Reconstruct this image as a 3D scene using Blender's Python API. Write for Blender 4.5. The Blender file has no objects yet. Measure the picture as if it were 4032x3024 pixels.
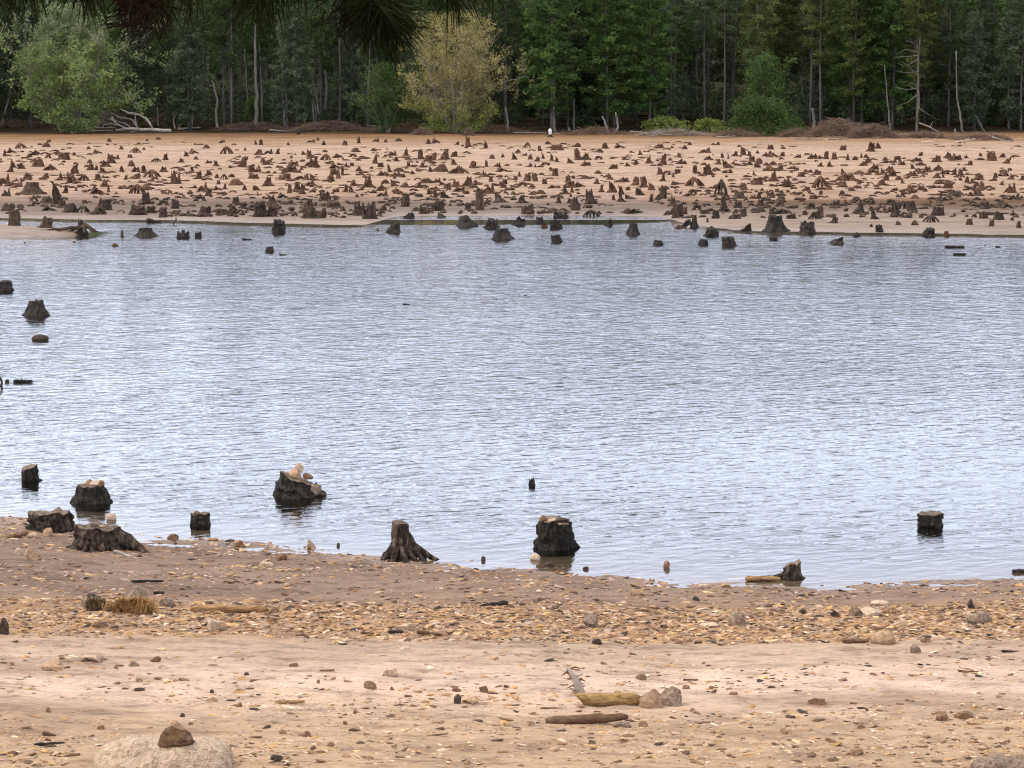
import bpy, math, random
import numpy as np
from mathutils import Vector, Matrix, Euler

C = bpy.context.scene.collection
sc = bpy.context.scene
R = math.radians

# ------------------------------------------------------------------ camera
F = 10000.0            # focal length in photo pixels (photo 4032 x 3024)
H = 7.0
PITCH = math.atan(1172.0 / F)
cam_d = bpy.data.cameras.new('camera')
cam_d.sensor_width = 36.0
cam_d.lens = 36.0 * F / 4032.0
cam_d.clip_start = 0.1
cam_d.clip_end = 4000.0
cam_d.dof.use_dof = True
cam_d.dof.focus_distance = 60.0
cam_d.dof.aperture_fstop = 80.0
cam = bpy.data.objects.new('camera', cam_d)
cam.location = (0, 0, H)
cam.rotation_euler = (math.pi / 2 - PITCH, 0, 0)
C.objects.link(cam)
sc.camera = cam

# ------------------------------------------------------------------ world, sun, exposure
SUN_EL, SUN_AZ = R(54), R(-84)      # azimuth from +Y (away from camera), negative = left
W = bpy.data.worlds.new('World')
sc.world = W
W.use_nodes = True
wn, wl = W.node_tree.nodes, W.node_tree.links
wn.clear()
wo = wn.new('ShaderNodeOutputWorld')
bg = wn.new('ShaderNodeBackground')
bg.inputs[1].default_value = 0.15
sky = wn.new('ShaderNodeTexSky')
sky.sky_type = 'NISHITA'
sky.sun_disc = False
sky.sun_elevation = SUN_EL
sky.sun_rotation = SUN_AZ
sky.air_density = 1.0
sky.dust_density = 2.0
tc = wn.new('ShaderNodeTexCoord')
mp = wn.new('ShaderNodeMapping')
mp.inputs['Scale'].default_value = (1.0, 1.0, 3.0)
cn = wn.new('ShaderNodeTexNoise')
cn.inputs['Scale'].default_value = 2.2
cn.inputs['Detail'].default_value = 7
cr = wn.new('ShaderNodeValToRGB')
cr.color_ramp.elements[0].position = 0.36
cr.color_ramp.elements[0].color = (0, 0, 0, 1)
cr.color_ramp.elements[1].position = 0.56
cr.color_ramp.elements[1].color = (1, 1, 1, 1)
mm = wn.new('ShaderNodeMapRange')
mm.inputs[3].default_value = 0.66
mm.inputs[4].default_value = 0.92
mixw = wn.new('ShaderNodeMixRGB')
mixw.inputs[2].default_value = (8.6, 9.5, 11.9, 1)
wl.new(tc.outputs['Generated'], mp.inputs[0])
wl.new(mp.outputs[0], cn.inputs['Vector'])
wl.new(cn.outputs['Fac'], cr.inputs[0])
wl.new(cr.outputs[0], mm.inputs[0])
wl.new(mm.outputs[0], mixw.inputs[0])
wl.new(sky.outputs[0], mixw.inputs[1])
sxw = wn.new('ShaderNodeSeparateXYZ'); wl.new(tc.outputs['Generated'], sxw.inputs[0])
hz = wn.new('ShaderNodeValToRGB')       # cloud brightness by height: pale bank low down, greyer belt, lighter overhead
for k_, (p_, v_) in enumerate([(0.08, 1.0), (0.17, 0.80), (0.26, 0.56), (0.45, 0.54), (0.8, 0.66)]):
    e_ = hz.color_ramp.elements[k_] if k_ < 2 else hz.color_ramp.elements.new(p_)
    e_.position = p_; e_.color = (v_, v_, v_, 1)
wl.new(sxw.outputs['Z'], hz.inputs[0])
ax = wn.new('ShaderNodeMapRange'); ax.inputs[1].default_value = -0.3; ax.inputs[2].default_value = 0.3; ax.inputs[3].default_value = 1.60; ax.inputs[4].default_value = 1.34
wl.new(sxw.outputs['X'], ax.inputs[0])
hx = wn.new('ShaderNodeMath'); hx.operation = 'MULTIPLY'
wl.new(hz.outputs[0], hx.inputs[0]); wl.new(ax.outputs[0], hx.inputs[1])
hm = wn.new('ShaderNodeVectorMath'); hm.operation = 'SCALE'
hue = wn.new('ShaderNodeMapRange'); hue.inputs[1].default_value = 0.5; hue.inputs[2].default_value = 0.8
wl.new(sxw.outputs['Z'], hue.inputs[0])
oc = wn.new('ShaderNodeMixRGB'); oc.inputs[1].default_value = (8.3, 8.95, 11.0, 1); oc.inputs[2].default_value = (9.7, 9.4, 9.2, 1)
wl.new(hue.outputs[0], oc.inputs[0]); wl.new(oc.outputs[0], mixw.inputs[2])
wl.new(mixw.outputs[0], hm.inputs[0]); wl.new(hx.outputs[0], hm.inputs['Scale'])
wl.new(hm.outputs[0], bg.inputs[0])
wl.new(bg.outputs[0], wo.inputs[0])

sun_d = bpy.data.lights.new('sun', 'SUN')
sun_d.energy = 1.5
sun_d.angle = R(11)
sun_d.color = (1.0, 0.90, 0.74)
sun = bpy.data.objects.new('sun', sun_d)
sd = Vector((math.sin(SUN_AZ) * math.cos(SUN_EL), math.cos(SUN_AZ) * math.cos(SUN_EL), math.sin(SUN_EL)))
sun.rotation_euler = sd.to_track_quat('Z', 'Y').to_euler()
sun.location = (0, 0, 60)
C.objects.link(sun)

sc.view_settings.view_transform = 'Standard'
sc.view_settings.look = 'None'
sc.view_settings.gamma = 1.0
sc.view_settings.use_curve_mapping = False
sc.view_settings.exposure = 0.44
try:
    sc.cycles.max_bounces = 6
    sc.cycles.transparent_max_bounces = 6
    sc.cycles.use_denoising = True
    sc.cycles.filter_width = 1.15
except Exception:
    pass

# ------------------------------------------------------------------ helpers
rnd = random.Random(11)
NP = np.random.RandomState(5)

def hash2(ix, iy, seed=0):
    n = (ix.astype(np.int64) * 374761393 + iy.astype(np.int64) * 668265263 + seed * 974634777) & 0x7fffffff
    n = ((n ^ (n >> 13)) * 1274126177) & 0x7fffffff
    n = n ^ (n >> 16)
    return (n & 0xffff) / 65535.0

def vnoise(x, y, seed=0):
    x = np.asarray(x, float); y = np.asarray(y, float)
    ix = np.floor(x); iy = np.floor(y)
    fx = x - ix; fy = y - iy
    fx = fx * fx * (3 - 2 * fx); fy = fy * fy * (3 - 2 * fy)
    a = hash2(ix, iy, seed); b = hash2(ix + 1, iy, seed)
    c = hash2(ix, iy + 1, seed); d = hash2(ix + 1, iy + 1, seed)
    return (a * (1 - fx) + b * fx) * (1 - fy) + (c * (1 - fx) + d * fx) * fy - 0.5

def fbm(x, y, o=3, seed=0):
    r = 0; a = 1.0
    for k in range(o):
        r = r + a * vnoise(np.asarray(x) * 2 ** k, np.asarray(y) * 2 ** k, seed + k)
        a *= 0.5
    return r

def dflat(v):
    return H / math.tan(PITCH + math.atan((v - 1512.0) / F))

def xflat(px, v):
    y = dflat(v)
    depth = y * math.cos(PITCH) + H * math.sin(PITCH)
    return (px - 2016.0) / F * depth

near_px = [(-1500, 1960), (-600, 1990), (0, 2035), (150, 2050), (600, 2110), (1000, 2148), (1500, 2195), (2100, 2232), (2700, 2275), (3200, 2292), (3600, 2284), (4032, 2258), (4600, 2220), (5500, 2150)]
near_x = np.array([xflat(a, b) for a, b in near_px]); near_y = np.array([dflat(b) for a, b in near_px])
far_px = [(-2500, 866), (-400, 862), (0, 860), (400, 865), (700, 868), (1000, 878), (1344, 884), (1440, 885), (1500, 868), (1560, 851), (2100, 847), (2600, 851), (2700, 880), (2760, 893), (2930, 911), (3300, 915), (3650, 920), (4032, 927), (4400, 930), (6500, 940)]
far_x = np.array([xflat(a, b) for a, b in far_px]); far_y = np.array([dflat(b) for a, b in far_px])

def shore_near(x): return np.interp(x, near_x, near_y) + 0.25 * vnoise(np.asarray(x) * 1.3, 0.5, 3)
def shore_far(x): return np.interp(x, far_x, far_y) + 1.3 * vnoise(np.asarray(x) * 0.22, 0.5, 4) + .9 * vnoise(np.asarray(x) * 0.8, 0.5, 6)

def terrain(x, y, detail=True):
    x = np.asarray(x, float); y = np.asarray(y, float)
    s = shore_near(x) - y
    zn = np.where(s > 0, 0.042 * s, np.maximum(0.055 * s, -1.3))
    zn = zn + np.where(y < 22, 0.0075 * (22 - np.maximum(y, 0)) ** 2, 0)
    t = y - shore_far(x)
    zf = np.where(t > 0, 0.0042 * t + 0.03 * np.clip(t / 3, 0, 1), np.maximum(0.05 * t, -1.3))
    zf = zf + np.where(y > 345, (y - 345) * 0.06, 0)
    z = np.where(y < 80, zn, zf)
    # sand spit at left in front of the far shore
    xc = xflat(390, 925); x0 = xflat(0, 918)
    yc = dflat(919)
    wv = np.clip((xc - x) / (xc - x0), 0, 1.6)
    rid = 0.95 * np.clip(wv * 6, 0, 1) ** .5 * np.exp(-((y - yc - 1.2 * wv) / (1.0 + 6.5 * wv)) ** 4)
    z = np.where((x < xc) & (y > 80), np.maximum(z, -0.75 + rid), z)
    if detail:
        nearw = np.clip((46 - y) / 4, 0, 1)
        z = z + nearw * (0.05 * fbm(x * 0.5, y * 0.8, 3, 20) + (0.034 * fbm(x * 2.2, y * 3.2, 3, 30) + .020 * fbm(x * 5, y * 7, 2, 33)) * np.clip(s * 2, 0, 1))
        farw = np.clip((y - 120) / 20, 0, 1) * np.clip(t / 6, 0, 1)
        z0_ = z
        z = z + farw * (0.25 * fbm(x * 0.06, y * 0.11, 3, 40) + 0.06 * fbm(x * 0.4, y * 0.5, 2, 50))
        z = np.where((y > 100) & (t > .4), np.maximum(z, np.minimum(z0_, .03)), z)
    return z

cp, sp = math.cos(PITCH), math.sin(PITCH)
def ray(px, v):
    a = (px - 2016.0) / F; b = -(v - 1512.0) / F
    return np.array([a, cp + b * sp, -sp + b * cp])

def P(px, v, water=True):
    """point of the ground or water seen at photo pixel px, v"""
    d = ray(px, v)
    ts = np.concatenate([np.arange(20, 60, 0.05), np.arange(60, 700, 0.4)])
    xs = d[0] * ts; ys = d[1] * ts; zs = H + d[2] * ts
    g = terrain(xs, ys)
    if water: g = np.where((ys > 24) & (ys < 160), np.maximum(g, 0.0), g)
    k = np.argmax(zs < g)
    if k == 0: k = len(ts) - 1
    t = ts[k]
    x, y = d[0] * t, d[1] * t
    return float(x), float(y), float(g[k])

def mpp(y, z=0.0):
    return (y * cp + (H - z) * sp) / F

# ------------------------------------------------------------------ mesh builder
class MB:
    def __init__(s):
        s.v = []; s.f = []; s.n = 0; s.c = []
    def add(s, vs, fs, col=None):
        vs = np.asarray(vs, float)
        s.v.append(vs)
        s.f.extend([tuple(i + s.n for i in f) for f in fs])
        s.n += len(vs)
        if col is not None: s.c.append(np.tile(np.array(col, float), (len(vs), 1)))
    def tube(s, pts, rad, n=6, cap=True, wob=0.0, seed=0):
        pts = np.asarray(pts, float); m = len(pts)
        rr = np.asarray(rad, float)
        if rr.ndim == 0: rr = np.full(m, float(rr))
        tang = np.gradient(pts, axis=0)
        tang /= np.linalg.norm(tang, axis=1)[:, None] + 1e-9
        ref = np.array([0, 0, 1.0]) if abs(tang[0][2]) < 0.9 else np.array([1.0, 0, 0])
        u = np.cross(tang[0], ref); u /= np.linalg.norm(u)
        vs = []
        rg = np.random.RandomState(seed + 1)
        for i in range(m):
            u = u - tang[i] * np.dot(u, tang[i]); u /= np.linalg.norm(u) + 1e-9
            w = np.cross(tang[i], u)
            for k in range(n):
                a = 2 * math.pi * k / n
                q = rr[i] * (1 + wob * (rg.rand() - .5) * 2)
                vs.append(pts[i] + q * (math.cos(a) * u + math.sin(a) * w))
        fs = []
        for i in range(m - 1):
            for k in range(n):
                k2 = (k + 1) % n
                fs.append((i * n + k, i * n + k2, (i + 1) * n + k2, (i + 1) * n + k))
        if cap:
            fs.append(tuple(range(n - 1, -1, -1)))
            fs.append(tuple((m - 1) * n + k for k in range(n)))
        s.add(vs, fs)
    def verts(s): return np.vstack(s.v)
    def build(s, name, mat, parent=None, smooth=True, xf=None, link=True):
        v = s.verts()
        if xf is not None: v = xf(v)
        me = bpy.data.meshes.new(name)
        me.from_pydata(v.tolist(), [], s.f)
        if s.c:
            at = me.color_attributes.new('Col', 'FLOAT_COLOR', 'POINT')
            cc = np.vstack(s.c)
            if cc.shape[1] == 3: cc = np.hstack([cc, np.ones((len(cc), 1))])
            at.data.foreach_set('color', cc.astype(np.float32).ravel())
        if smooth: me.polygons.foreach_set('use_smooth', np.ones(len(me.polygons), bool))
        me.materials.append(mat)
        me.update()
        o = bpy.data.objects.new(name, me)
        if link:
            C.objects.link(o)
            if parent: o.parent = parent
        return o

def tag(o, label=None, cat=None, group=None, kind=None):
    if label: o['label'] = label
    if cat: o['category'] = cat
    if group: o['group'] = group
    if kind: o['kind'] = kind
    return o

def empty(name, loc, rz=0.0, label=None, cat=None, group=None):
    o = bpy.data.objects.new(name, None)
    o.empty_display_size = 0.2
    o.location = loc; o.rotation_euler = (0, 0, rz)
    C.objects.link(o)
    return tag(o, label, cat, group)

# ------------------------------------------------------------------ materials
def mat(name):
    m = bpy.data.materials.new(name); m.use_nodes = True
    nt = m.node_tree
    b = nt.nodes['Principled BSDF']
    b.inputs['Specular IOR Level'].default_value = 0.25
    return m, nt.nodes, nt.links, b

def rampnode(n, stops, interp='LINEAR'):
    r = n.new('ShaderNodeValToRGB')
    r.color_ramp.interpolation = interp
    e = r.color_ramp.elements
    while len(e) > 1: e.remove(e[-1])
    e[0].position = stops[0][0]; e[0].color = (*stops[0][1], 1)
    for p, c in stops[1:]:
        q = e.new(p); q.color = (*c, 1)
    return r

def rough_mat(name, c1, c2, scale=6.0, rough=0.9, bump=0.3, bdist=0.02, stretch=(1, 1, 1), rand=0.25, spec=0.2, c3=None, wet=None):
    """two tone noisy surface with per-object brightness variation"""
    m, n, l, b = mat(name)
    t = n.new('ShaderNodeTexCoord'); mpn = n.new('ShaderNodeMapping'); mpn.inputs['Scale'].default_value = stretch
    l.new(t.outputs['Object'], mpn.inputs[0])
    nz = n.new('ShaderNodeTexNoise'); nz.inputs['Scale'].default_value = scale; nz.inputs['Detail'].default_value = 6; nz.inputs['Roughness'].default_value = 0.65
    l.new(mpn.outputs[0], nz.inputs['Vector'])
    st = [(0.32, c1), (0.66, c2)] if c3 is None else [(0.3, c1), (0.5, c2), (0.7, c3)]
    r = rampnode(n, st)
    l.new(nz.outputs['Fac'], r.inputs[0])
    oi = n.new('ShaderNodeObjectInfo')
    mr = n.new('ShaderNodeMapRange'); mr.inputs[3].default_value = 1 - rand; mr.inputs[4].default_value = 1 + rand
    l.new(oi.outputs['Random'], mr.inputs[0])
    mul = n.new('ShaderNodeVectorMath'); mul.operation = 'SCALE'
    l.new(r.outputs[0], mul.inputs[0]); l.new(mr.outputs[0], mul.inputs['Scale'])
    l.new(mul.outputs[0], b.inputs['Base Color'])
    b.inputs['Roughness'].default_value = rough
    b.inputs['Specular IOR Level'].default_value = spec
    nz2 = n.new('ShaderNodeTexNoise'); nz2.inputs['Scale'].default_value = scale * 2.5; nz2.inputs['Detail'].default_value = 5
    l.new(mpn.outputs[0], nz2.inputs['Vector'])
    bp = n.new('ShaderNodeBump'); bp.inputs['Strength'].default_value = bump; bp.inputs['Distance'].default_value = bdist
    l.new(nz2.outputs['Fac'], bp.inputs['Height']); l.new(bp.outputs[0], b.inputs['Normal'])
    return m

M_bark_dry = rough_mat('bark_dry', (0.022, 0.011, 0.007), (0.16, 0.086, 0.048), 3.5, stretch=(2, 2, .7), bump=.6, bdist=.05)
M_bark_grey = rough_mat('bark_grey', (0.014, 0.009, 0.006), (0.10, 0.068, 0.046), 3.5, stretch=(2, 2, .7), bump=.6, bdist=.05)
M_bark_wet = rough_mat('bark_wet', (0.008, 0.006, 0.005), (0.055, 0.042, 0.032), 5, stretch=(2.5, 2.5, .6), bump=.7, bdist=.05, rough=.7)
M_near_wet = rough_mat('near_wet_bark', (0.004, 0.003, 0.0025), (0.018, 0.014, 0.010), 7, stretch=(2.5, 2.5, .9), bump=.9, bdist=.05, rough=.75, c3=(0.085, 0.07, 0.048))
M_near_root = rough_mat('near_stump_bark', (0.006, 0.004, 0.003), (0.045, 0.031, 0.021), 7, stretch=(2.4, 2.4, .8), bump=.9, bdist=.06, c3=(0.20, 0.15, 0.11))
M_cut = rough_mat('cut_wood', (0.06, 0.043, 0.03), (0.24, 0.18, 0.13), 12, bump=.5, bdist=.02)
M_log_tan = rough_mat('tan_log', (0.12, 0.06, 0.028), (0.42, 0.25, 0.12), 12, stretch=(.5, 3, 3), bump=.5, bdist=.02, rand=.1)
M_log_gold = rough_mat('golden_log', (0.10, 0.05, 0.02), (0.46, 0.29, 0.12), 14, stretch=(.5, 3, 3), bump=.5, bdist=.02, rand=.1)
M_log_brown = rough_mat('brown_log', (0.08, 0.045, 0.025), (0.24, 0.14, 0.08), 14, stretch=(.7, 2.5, 2.5), bump=.6, bdist=.02, rand=.15)
M_log_dark = rough_mat('dark_log', (0.012, 0.01, 0.009), (0.06, 0.045, 0.035), 14, stretch=(.7, 2.5, 2.5), bump=.6, bdist=.02)
M_drift = rough_mat('bleached_wood', (0.26, 0.21, 0.17), (0.58, 0.50, 0.42), 3, bump=.5, bdist=.03, rand=.12)
M_drift2 = rough_mat('grey_driftwood', (0.16, 0.125, 0.10), (0.36, 0.29, 0.23), 3, bump=.5, bdist=.03, rand=.2)
M_brush = rough_mat('brush_twigs', (0.10, 0.062, 0.042), (0.26, 0.175, 0.125), 2, bump=.3, rand=.15)
M_trunk_dark = rough_mat('pine_bark', (0.04, 0.035, 0.03), (0.16, 0.14, 0.12), 1.5, stretch=(2, 2, .4), bump=.6, bdist=.05, rand=.35)
M_trunk_pale = rough_mat('pale_bark', (0.15, 0.13, 0.105), (0.34, 0.31, 0.26), 1.5, stretch=(2, 2, .4), bump=.4, bdist=.05, rand=.2)
M_stone_tan = rough_mat('tan_stone', (0.24, 0.14, 0.08), (0.50, 0.34, 0.21), 22, bump=.5, bdist=.015, rand=.15)
M_stone_pale = rough_mat('pale_stone', (0.32, 0.22, 0.14), (0.62, 0.47, 0.34), 22, bump=.4, bdist=.015, rand=.1)
M_stone_brown = rough_mat('brown_stone', (0.13, 0.07, 0.038), (0.30, 0.18, 0.10), 22, bump=.5, bdist=.015, rand=.2)
M_stone_grey = rough_mat('grey_stone', (0.10, 0.07, 0.048), (0.34, 0.245, 0.17), 22, bump=.6, bdist=.02, rand=.15)
M_stone_dark = rough_mat('dark_stone', (0.03, 0.022, 0.017), (0.10, 0.07, 0.05), 22, bump=.5, bdist=.015, rand=.2)
M_granite = rough_mat('granite', (0.24, 0.155, 0.09), (0.55, 0.41, 0.28), 17, bump=1.0, bdist=.05, rand=.05, c3=(0.66, 0.50, 0.36))
M_moss = rough_mat('dry_moss', (0.09, 0.06, 0.03), (0.26, 0.19, 0.10), 5, bump=.5)
M_orange = rough_mat('orange_grass', (0.20, 0.10, 0.035), (0.50, 0.29, 0.11), 5, bump=.3, rand=.1)
M_white = rough_mat('white_shell', (0.72, 0.72, 0.72), (0.82, 0.82, 0.82), 2, bump=.1, rand=.02)
M_black = rough_mat('black_band', (0.01, 0.01, 0.01), (0.03, 0.03, 0.03), 2, bump=.1, rand=.02)

def leaf_mat(name, cols, transl=0.35, rand=0.25, scale=0.55):
    m = bpy.data.materials.new(name); m.use_nodes = True
    n, l = m.node_tree.nodes, m.node_tree.links
    n.clear()
    out = n.new('ShaderNodeOutputMaterial')
    d = n.new('ShaderNodeBsdfDiffuse'); tr = n.new('ShaderNodeBsdfTranslucent'); mx = n.new('ShaderNodeMixShader')
    mx.inputs[0].default_value = transl
    t = n.new('ShaderNodeTexCoord')
    nz = n.new('ShaderNodeTexNoise'); nz.inputs['Scale'].default_value = scale; nz.inputs['Detail'].default_value = 5; nz.inputs['Roughness'].default_value = .7
    l.new(t.outputs['Object'], nz.inputs['Vector'])
    k = len(cols)
    r = rampnode(n, [(0.3 + 0.4 * i / (k - 1), c) for i, c in enumerate(cols)])
    l.new(nz.outputs['Fac'], r.inputs[0])
    oi = n.new('ShaderNodeObjectInfo')
    mr = n.new('ShaderNodeMapRange'); mr.inputs[3].default_value = 1 - rand; mr.inputs[4].default_value = 1 + rand
    l.new(oi.outputs['Random'], mr.inputs[0])
    mul = n.new('ShaderNodeVectorMath'); mul.operation = 'SCALE'
    l.new(r.outputs[0], mul.inputs[0]); l.new(mr.outputs[0], mul.inputs['Scale'])
    l.new(mul.outputs[0], d.inputs[0]); l.new(mul.outputs[0], tr.inputs[0])
    l.new(d.outputs[0], mx.inputs[1]); l.new(tr.outputs[0], mx.inputs[2]); l.new(mx.outputs[0], out.inputs[0])
    return m

M_pine = leaf_mat('pine_foliage', [(0.035, 0.060, 0.028), (0.08, 0.125, 0.045), (0.17, 0.22, 0.075)])
M_pine_bright = leaf_mat('bright_pine_foliage', [(0.030, 0.06, 0.022), (0.08, 0.14, 0.04), (0.19, 0.27, 0.075)])
M_pine_blue = leaf_mat('dark_conifer_foliage', [(0.045, 0.062, 0.038), (0.095, 0.125, 0.068), (0.165, 0.19, 0.10)])
M_pine_olive = leaf_mat('olive_pine_foliage', [(0.045, 0.06, 0.022), (0.11, 0.13, 0.042), (0.22, 0.235, 0.08)])
M_leaf_pale = leaf_mat('pale_green_leaves', [(0.11, 0.145, 0.05), (0.22, 0.28, 0.095), (0.35, 0.405, 0.16)], rand=.05)
M_leaf_tan = leaf_mat('tan_buds', [(0.19, 0.17, 0.065), (0.36, 0.32, 0.13), (0.52, 0.46, 0.20)], rand=.05)
M_leaf_yg = leaf_mat('yellow_green_leaves', [(0.14, 0.18, 0.05), (0.26, 0.31, 0.08), (0.36, 0.40, 0.12)], rand=.1)
M_leaf_grey = leaf_mat('grey_green_leaves', [(0.11, 0.14, 0.065), (0.21, 0.25, 0.12), (0.33, 0.36, 0.18)], rand=.05)
M_shrub = leaf_mat('shrub_leaves', [(0.04, 0.07, 0.025), (0.08, 0.13, 0.04), (0.15, 0.20, 0.06)], rand=.2)
M_needle = leaf_mat('near_needles', [(0.006, 0.008, 0.003), (0.017, 0.021, 0.007), (0.05, 0.058, 0.016)], transl=.2, rand=.1, scale=8)
M_needle_dead = leaf_mat('dead_needles', [(0.008, 0.006, 0.004), (0.016, 0.011, 0.007), (0.03, 0.019, 0.011)], transl=.1, rand=.1, scale=8)

# ------------------------------------------------------------------ ground
def build_ground():
    xs = np.concatenate([np.array([-900, -600, -400, -280, -200, -150, -120]), np.arange(-100, -9, 0.9), np.arange(-9, 9, 0.075), np.arange(9, 100, 0.9), np.array([105, 120, 150, 200, 280, 400, 600, 900])])
    ys = np.concatenate([np.array([-80, -60, -40, -25]), np.arange(-15, 24, 1.0), np.arange(24, 43, 0.06), np.arange(43, 112, 1.5), np.arange(112, 146, 0.35), np.arange(146, 346, 1.6), np.array([350, 360, 380, 400, 430, 460, 520, 600, 800, 1200, 1800])])
    X, Y = np.meshgrid(xs, ys)
    Z = terrain(X, Y)
    nx, ny = len(xs), len(ys)
    v = np.stack([X, Y, Z], -1).reshape(-1, 3)
    i = np.arange(nx - 1); j = np.arange(ny - 1)
    I, J = np.meshgrid(i, j)
    a = (J * nx + I).ravel()
    f = np.stack([a, a + 1, a + nx + 1, a + nx], -1)
    me = bpy.data.meshes.new('ground')
    me.vertices.add(len(v)); me.vertices.foreach_set('co', v.ravel())
    me.loops.add(f.size); me.loops.foreach_set('vertex_index', f.ravel().astype(np.int32))
    me.polygons.add(len(f)); me.polygons.foreach_set('loop_start', np.arange(0, f.size, 4, dtype=np.int32))
    me.polygons.foreach_set('use_smooth', np.ones(len(f), bool))
    # distance to the waterline, for the ground's own dampness and banding
    s_true = shore_near(X) - Y
    s_band = 35.63 - Y + 0.057 * X
    s = np.where(Y < 80, np.where(s_true > 0, np.maximum(np.minimum(s_true, 1.3), s_band), s_true), np.maximum(Y - shore_far(X), np.where(Z > 0, Z * 12, -9))).ravel()
    st_ = np.where(Y < 80, s_true, s.reshape(Y.shape)).ravel()
    at2 = me.attributes.new('wetdist', 'FLOAT', 'POINT'); at2.data.foreach_set('value', st_.astype(np.float32))
    at = me.attributes.new('shore', 'FLOAT', 'POINT'); at.data.foreach_set('value', s.astype(np.float32))
    me.update(); me.validate()
    m, n, l, b = mat('ground_sand')
    geo = n.new('ShaderNodeNewGeometry'); sx = n.new('ShaderNodeSeparateXYZ'); l.new(geo.outputs['Position'], sx.inputs[0])
    A = n.new('ShaderNodeAttribute'); A.attribute_name = 'shore'; A2 = n.new('ShaderNodeAttribute'); A2.attribute_name = 'wetdist'
    def noise(scale, stretch, detail=5, rough=.6):
        q = n.new('ShaderNodeMapping'); q.inputs['Scale'].default_value = stretch
        l.new(geo.outputs['Position'], q.inputs[0])
        z = n.new('ShaderNodeTexNoise'); z.inputs['Scale'].default_value = scale; z.inputs['Detail'].default_value = detail; z.inputs['Roughness'].default_value = rough
        l.new(q.outputs[0], z.inputs['Vector']); return z
    def math_(op, a, bb=None, c=None):
        q = n.new('ShaderNodeMath'); q.operation = op
        for k, vv in enumerate((a, bb, c)):
            if vv is None: continue
            if isinstance(vv, (int, float)): q.inputs[k].default_value = vv
            else: l.new(vv, q.inputs[k])
        return q.outputs[0]
    def mixc(f, a, bb):
        q = n.new('ShaderNodeMixRGB')
        for k, vv in enumerate((f, a, bb)):
            if isinstance(vv, (int, float)): q.inputs[k].default_value = vv
            elif isinstance(vv, tuple): q.inputs[k].default_value = (*vv, 1)
            else: l.new(vv, q.inputs[k])
        return q.outputs[0]
    # near beach banding, by metres from the waterline
    nb = noise(0.9, (.45, 1.3, 1), 5, .65)
    sn = math_('ADD', A.outputs['Fac'], math_('MULTIPLY', math_('SUBTRACT', nb.outputs['Fac'], .5), 1.8))
    sn = math_('DIVIDE', math_('ADD', sn, 6.0), 24.0)
    def q(s): return (s + 6.0) / 24.0
    rn = rampnode(n, [(q(-5), (0.045, 0.04, 0.022)), (q(-2), (0.12, 0.09, 0.06)), (q(-.4), (0.22, 0.155, 0.105)), (q(.3), (0.29, 0.205, 0.15)),
                      (q(1.3), (0.24, 0.16, 0.108)), (q(2.2), (0.28, 0.175, 0.11)), (q(3.0), (0.38, 0.225, 0.12)), (q(4.6), (0.42, 0.25, 0.135)),
                      (q(5.2), (0.45, 0.32, 0.22)), (q(6.4), (0.52, 0.37, 0.262)), (q(7.8), (0.66, 0.48, 0.36)), (q(8.8), (0.60, 0.43, 0.31)), (q(10), (0.50, 0.34, 0.215)), (q(14), (0.46, 0.305, 0.185))])
    l.new(sn, rn.inputs[0])
    # far flat banding
    fb = noise(0.05, (.5, 1.6, 1), 6, .6)
    yf = math_('ADD', sx.outputs['Y'], math_('MULTIPLY', math_('SUBTRACT', fb.outputs['Fac'], .5), 15.0))
    yf = math_('DIVIDE', math_('SUBTRACT', yf, 90.0), 290.0)
    def g(y): return (y - 90.0) / 290.0
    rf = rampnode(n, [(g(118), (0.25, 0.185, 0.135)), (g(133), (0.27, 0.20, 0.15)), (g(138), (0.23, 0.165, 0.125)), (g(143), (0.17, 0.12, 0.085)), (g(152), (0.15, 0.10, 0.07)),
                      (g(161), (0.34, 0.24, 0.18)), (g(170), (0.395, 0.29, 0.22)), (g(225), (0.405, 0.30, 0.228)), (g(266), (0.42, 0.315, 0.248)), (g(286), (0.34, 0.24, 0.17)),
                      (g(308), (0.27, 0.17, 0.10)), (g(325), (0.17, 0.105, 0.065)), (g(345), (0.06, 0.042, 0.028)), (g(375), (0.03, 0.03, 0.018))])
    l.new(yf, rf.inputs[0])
    # deep water bed goes dark
    isfar = math_('GREATER_THAN', sx.outputs['Y'], 80.0)
    col = mixc(isfar, rn.outputs[0], rf.outputs[0])
    deep = n.new('ShaderNodeMapRange'); deep.inputs[1].default_value = -.02; deep.inputs[2].default_value = -.3
    l.new(sx.outputs['Z'], deep.inputs[0])
    col = mixc(deep.outputs[0], col, (0.035, 0.034, 0.022))
    # streaks and blotches
    st = noise(2.2, (.7, 1.5, 1), 7, .7)
    r1 = rampnode(n, [(0.36, (.60, .55, .50)), (.48, (.97, .96, .95)), (.66, (1.2, 1.18, 1.14))]); l.new(st.outputs['Fac'], r1.inputs[0])
    mu = n.new('ShaderNodeMixRGB'); mu.blend_type = 'MULTIPLY'; mu.inputs[0].default_value = 1; l.new(col, mu.inputs[1]); l.new(r1.outputs[0], mu.inputs[2])
    st2 = noise(0.35, (.5, 1.3, 1), 7, .7)
    r2 = rampnode(n, [(0.38, (.66, .61, .56)), (.5, (1, 1, 1)), (.62, (1.15, 1.14, 1.12))]); l.new(st2.outputs['Fac'], r2.inputs[0])
    mu2 = n.new('ShaderNodeMixRGB'); mu2.blend_type = 'MULTIPLY'; mu2.inputs[0].default_value = .85; l.new(mu.outputs[0], mu2.inputs[1]); l.new(r2.outputs[0], mu2.inputs[2])
    # grit
    gr = noise(20, (.42, 1.3, 1), 5, .8)
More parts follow.
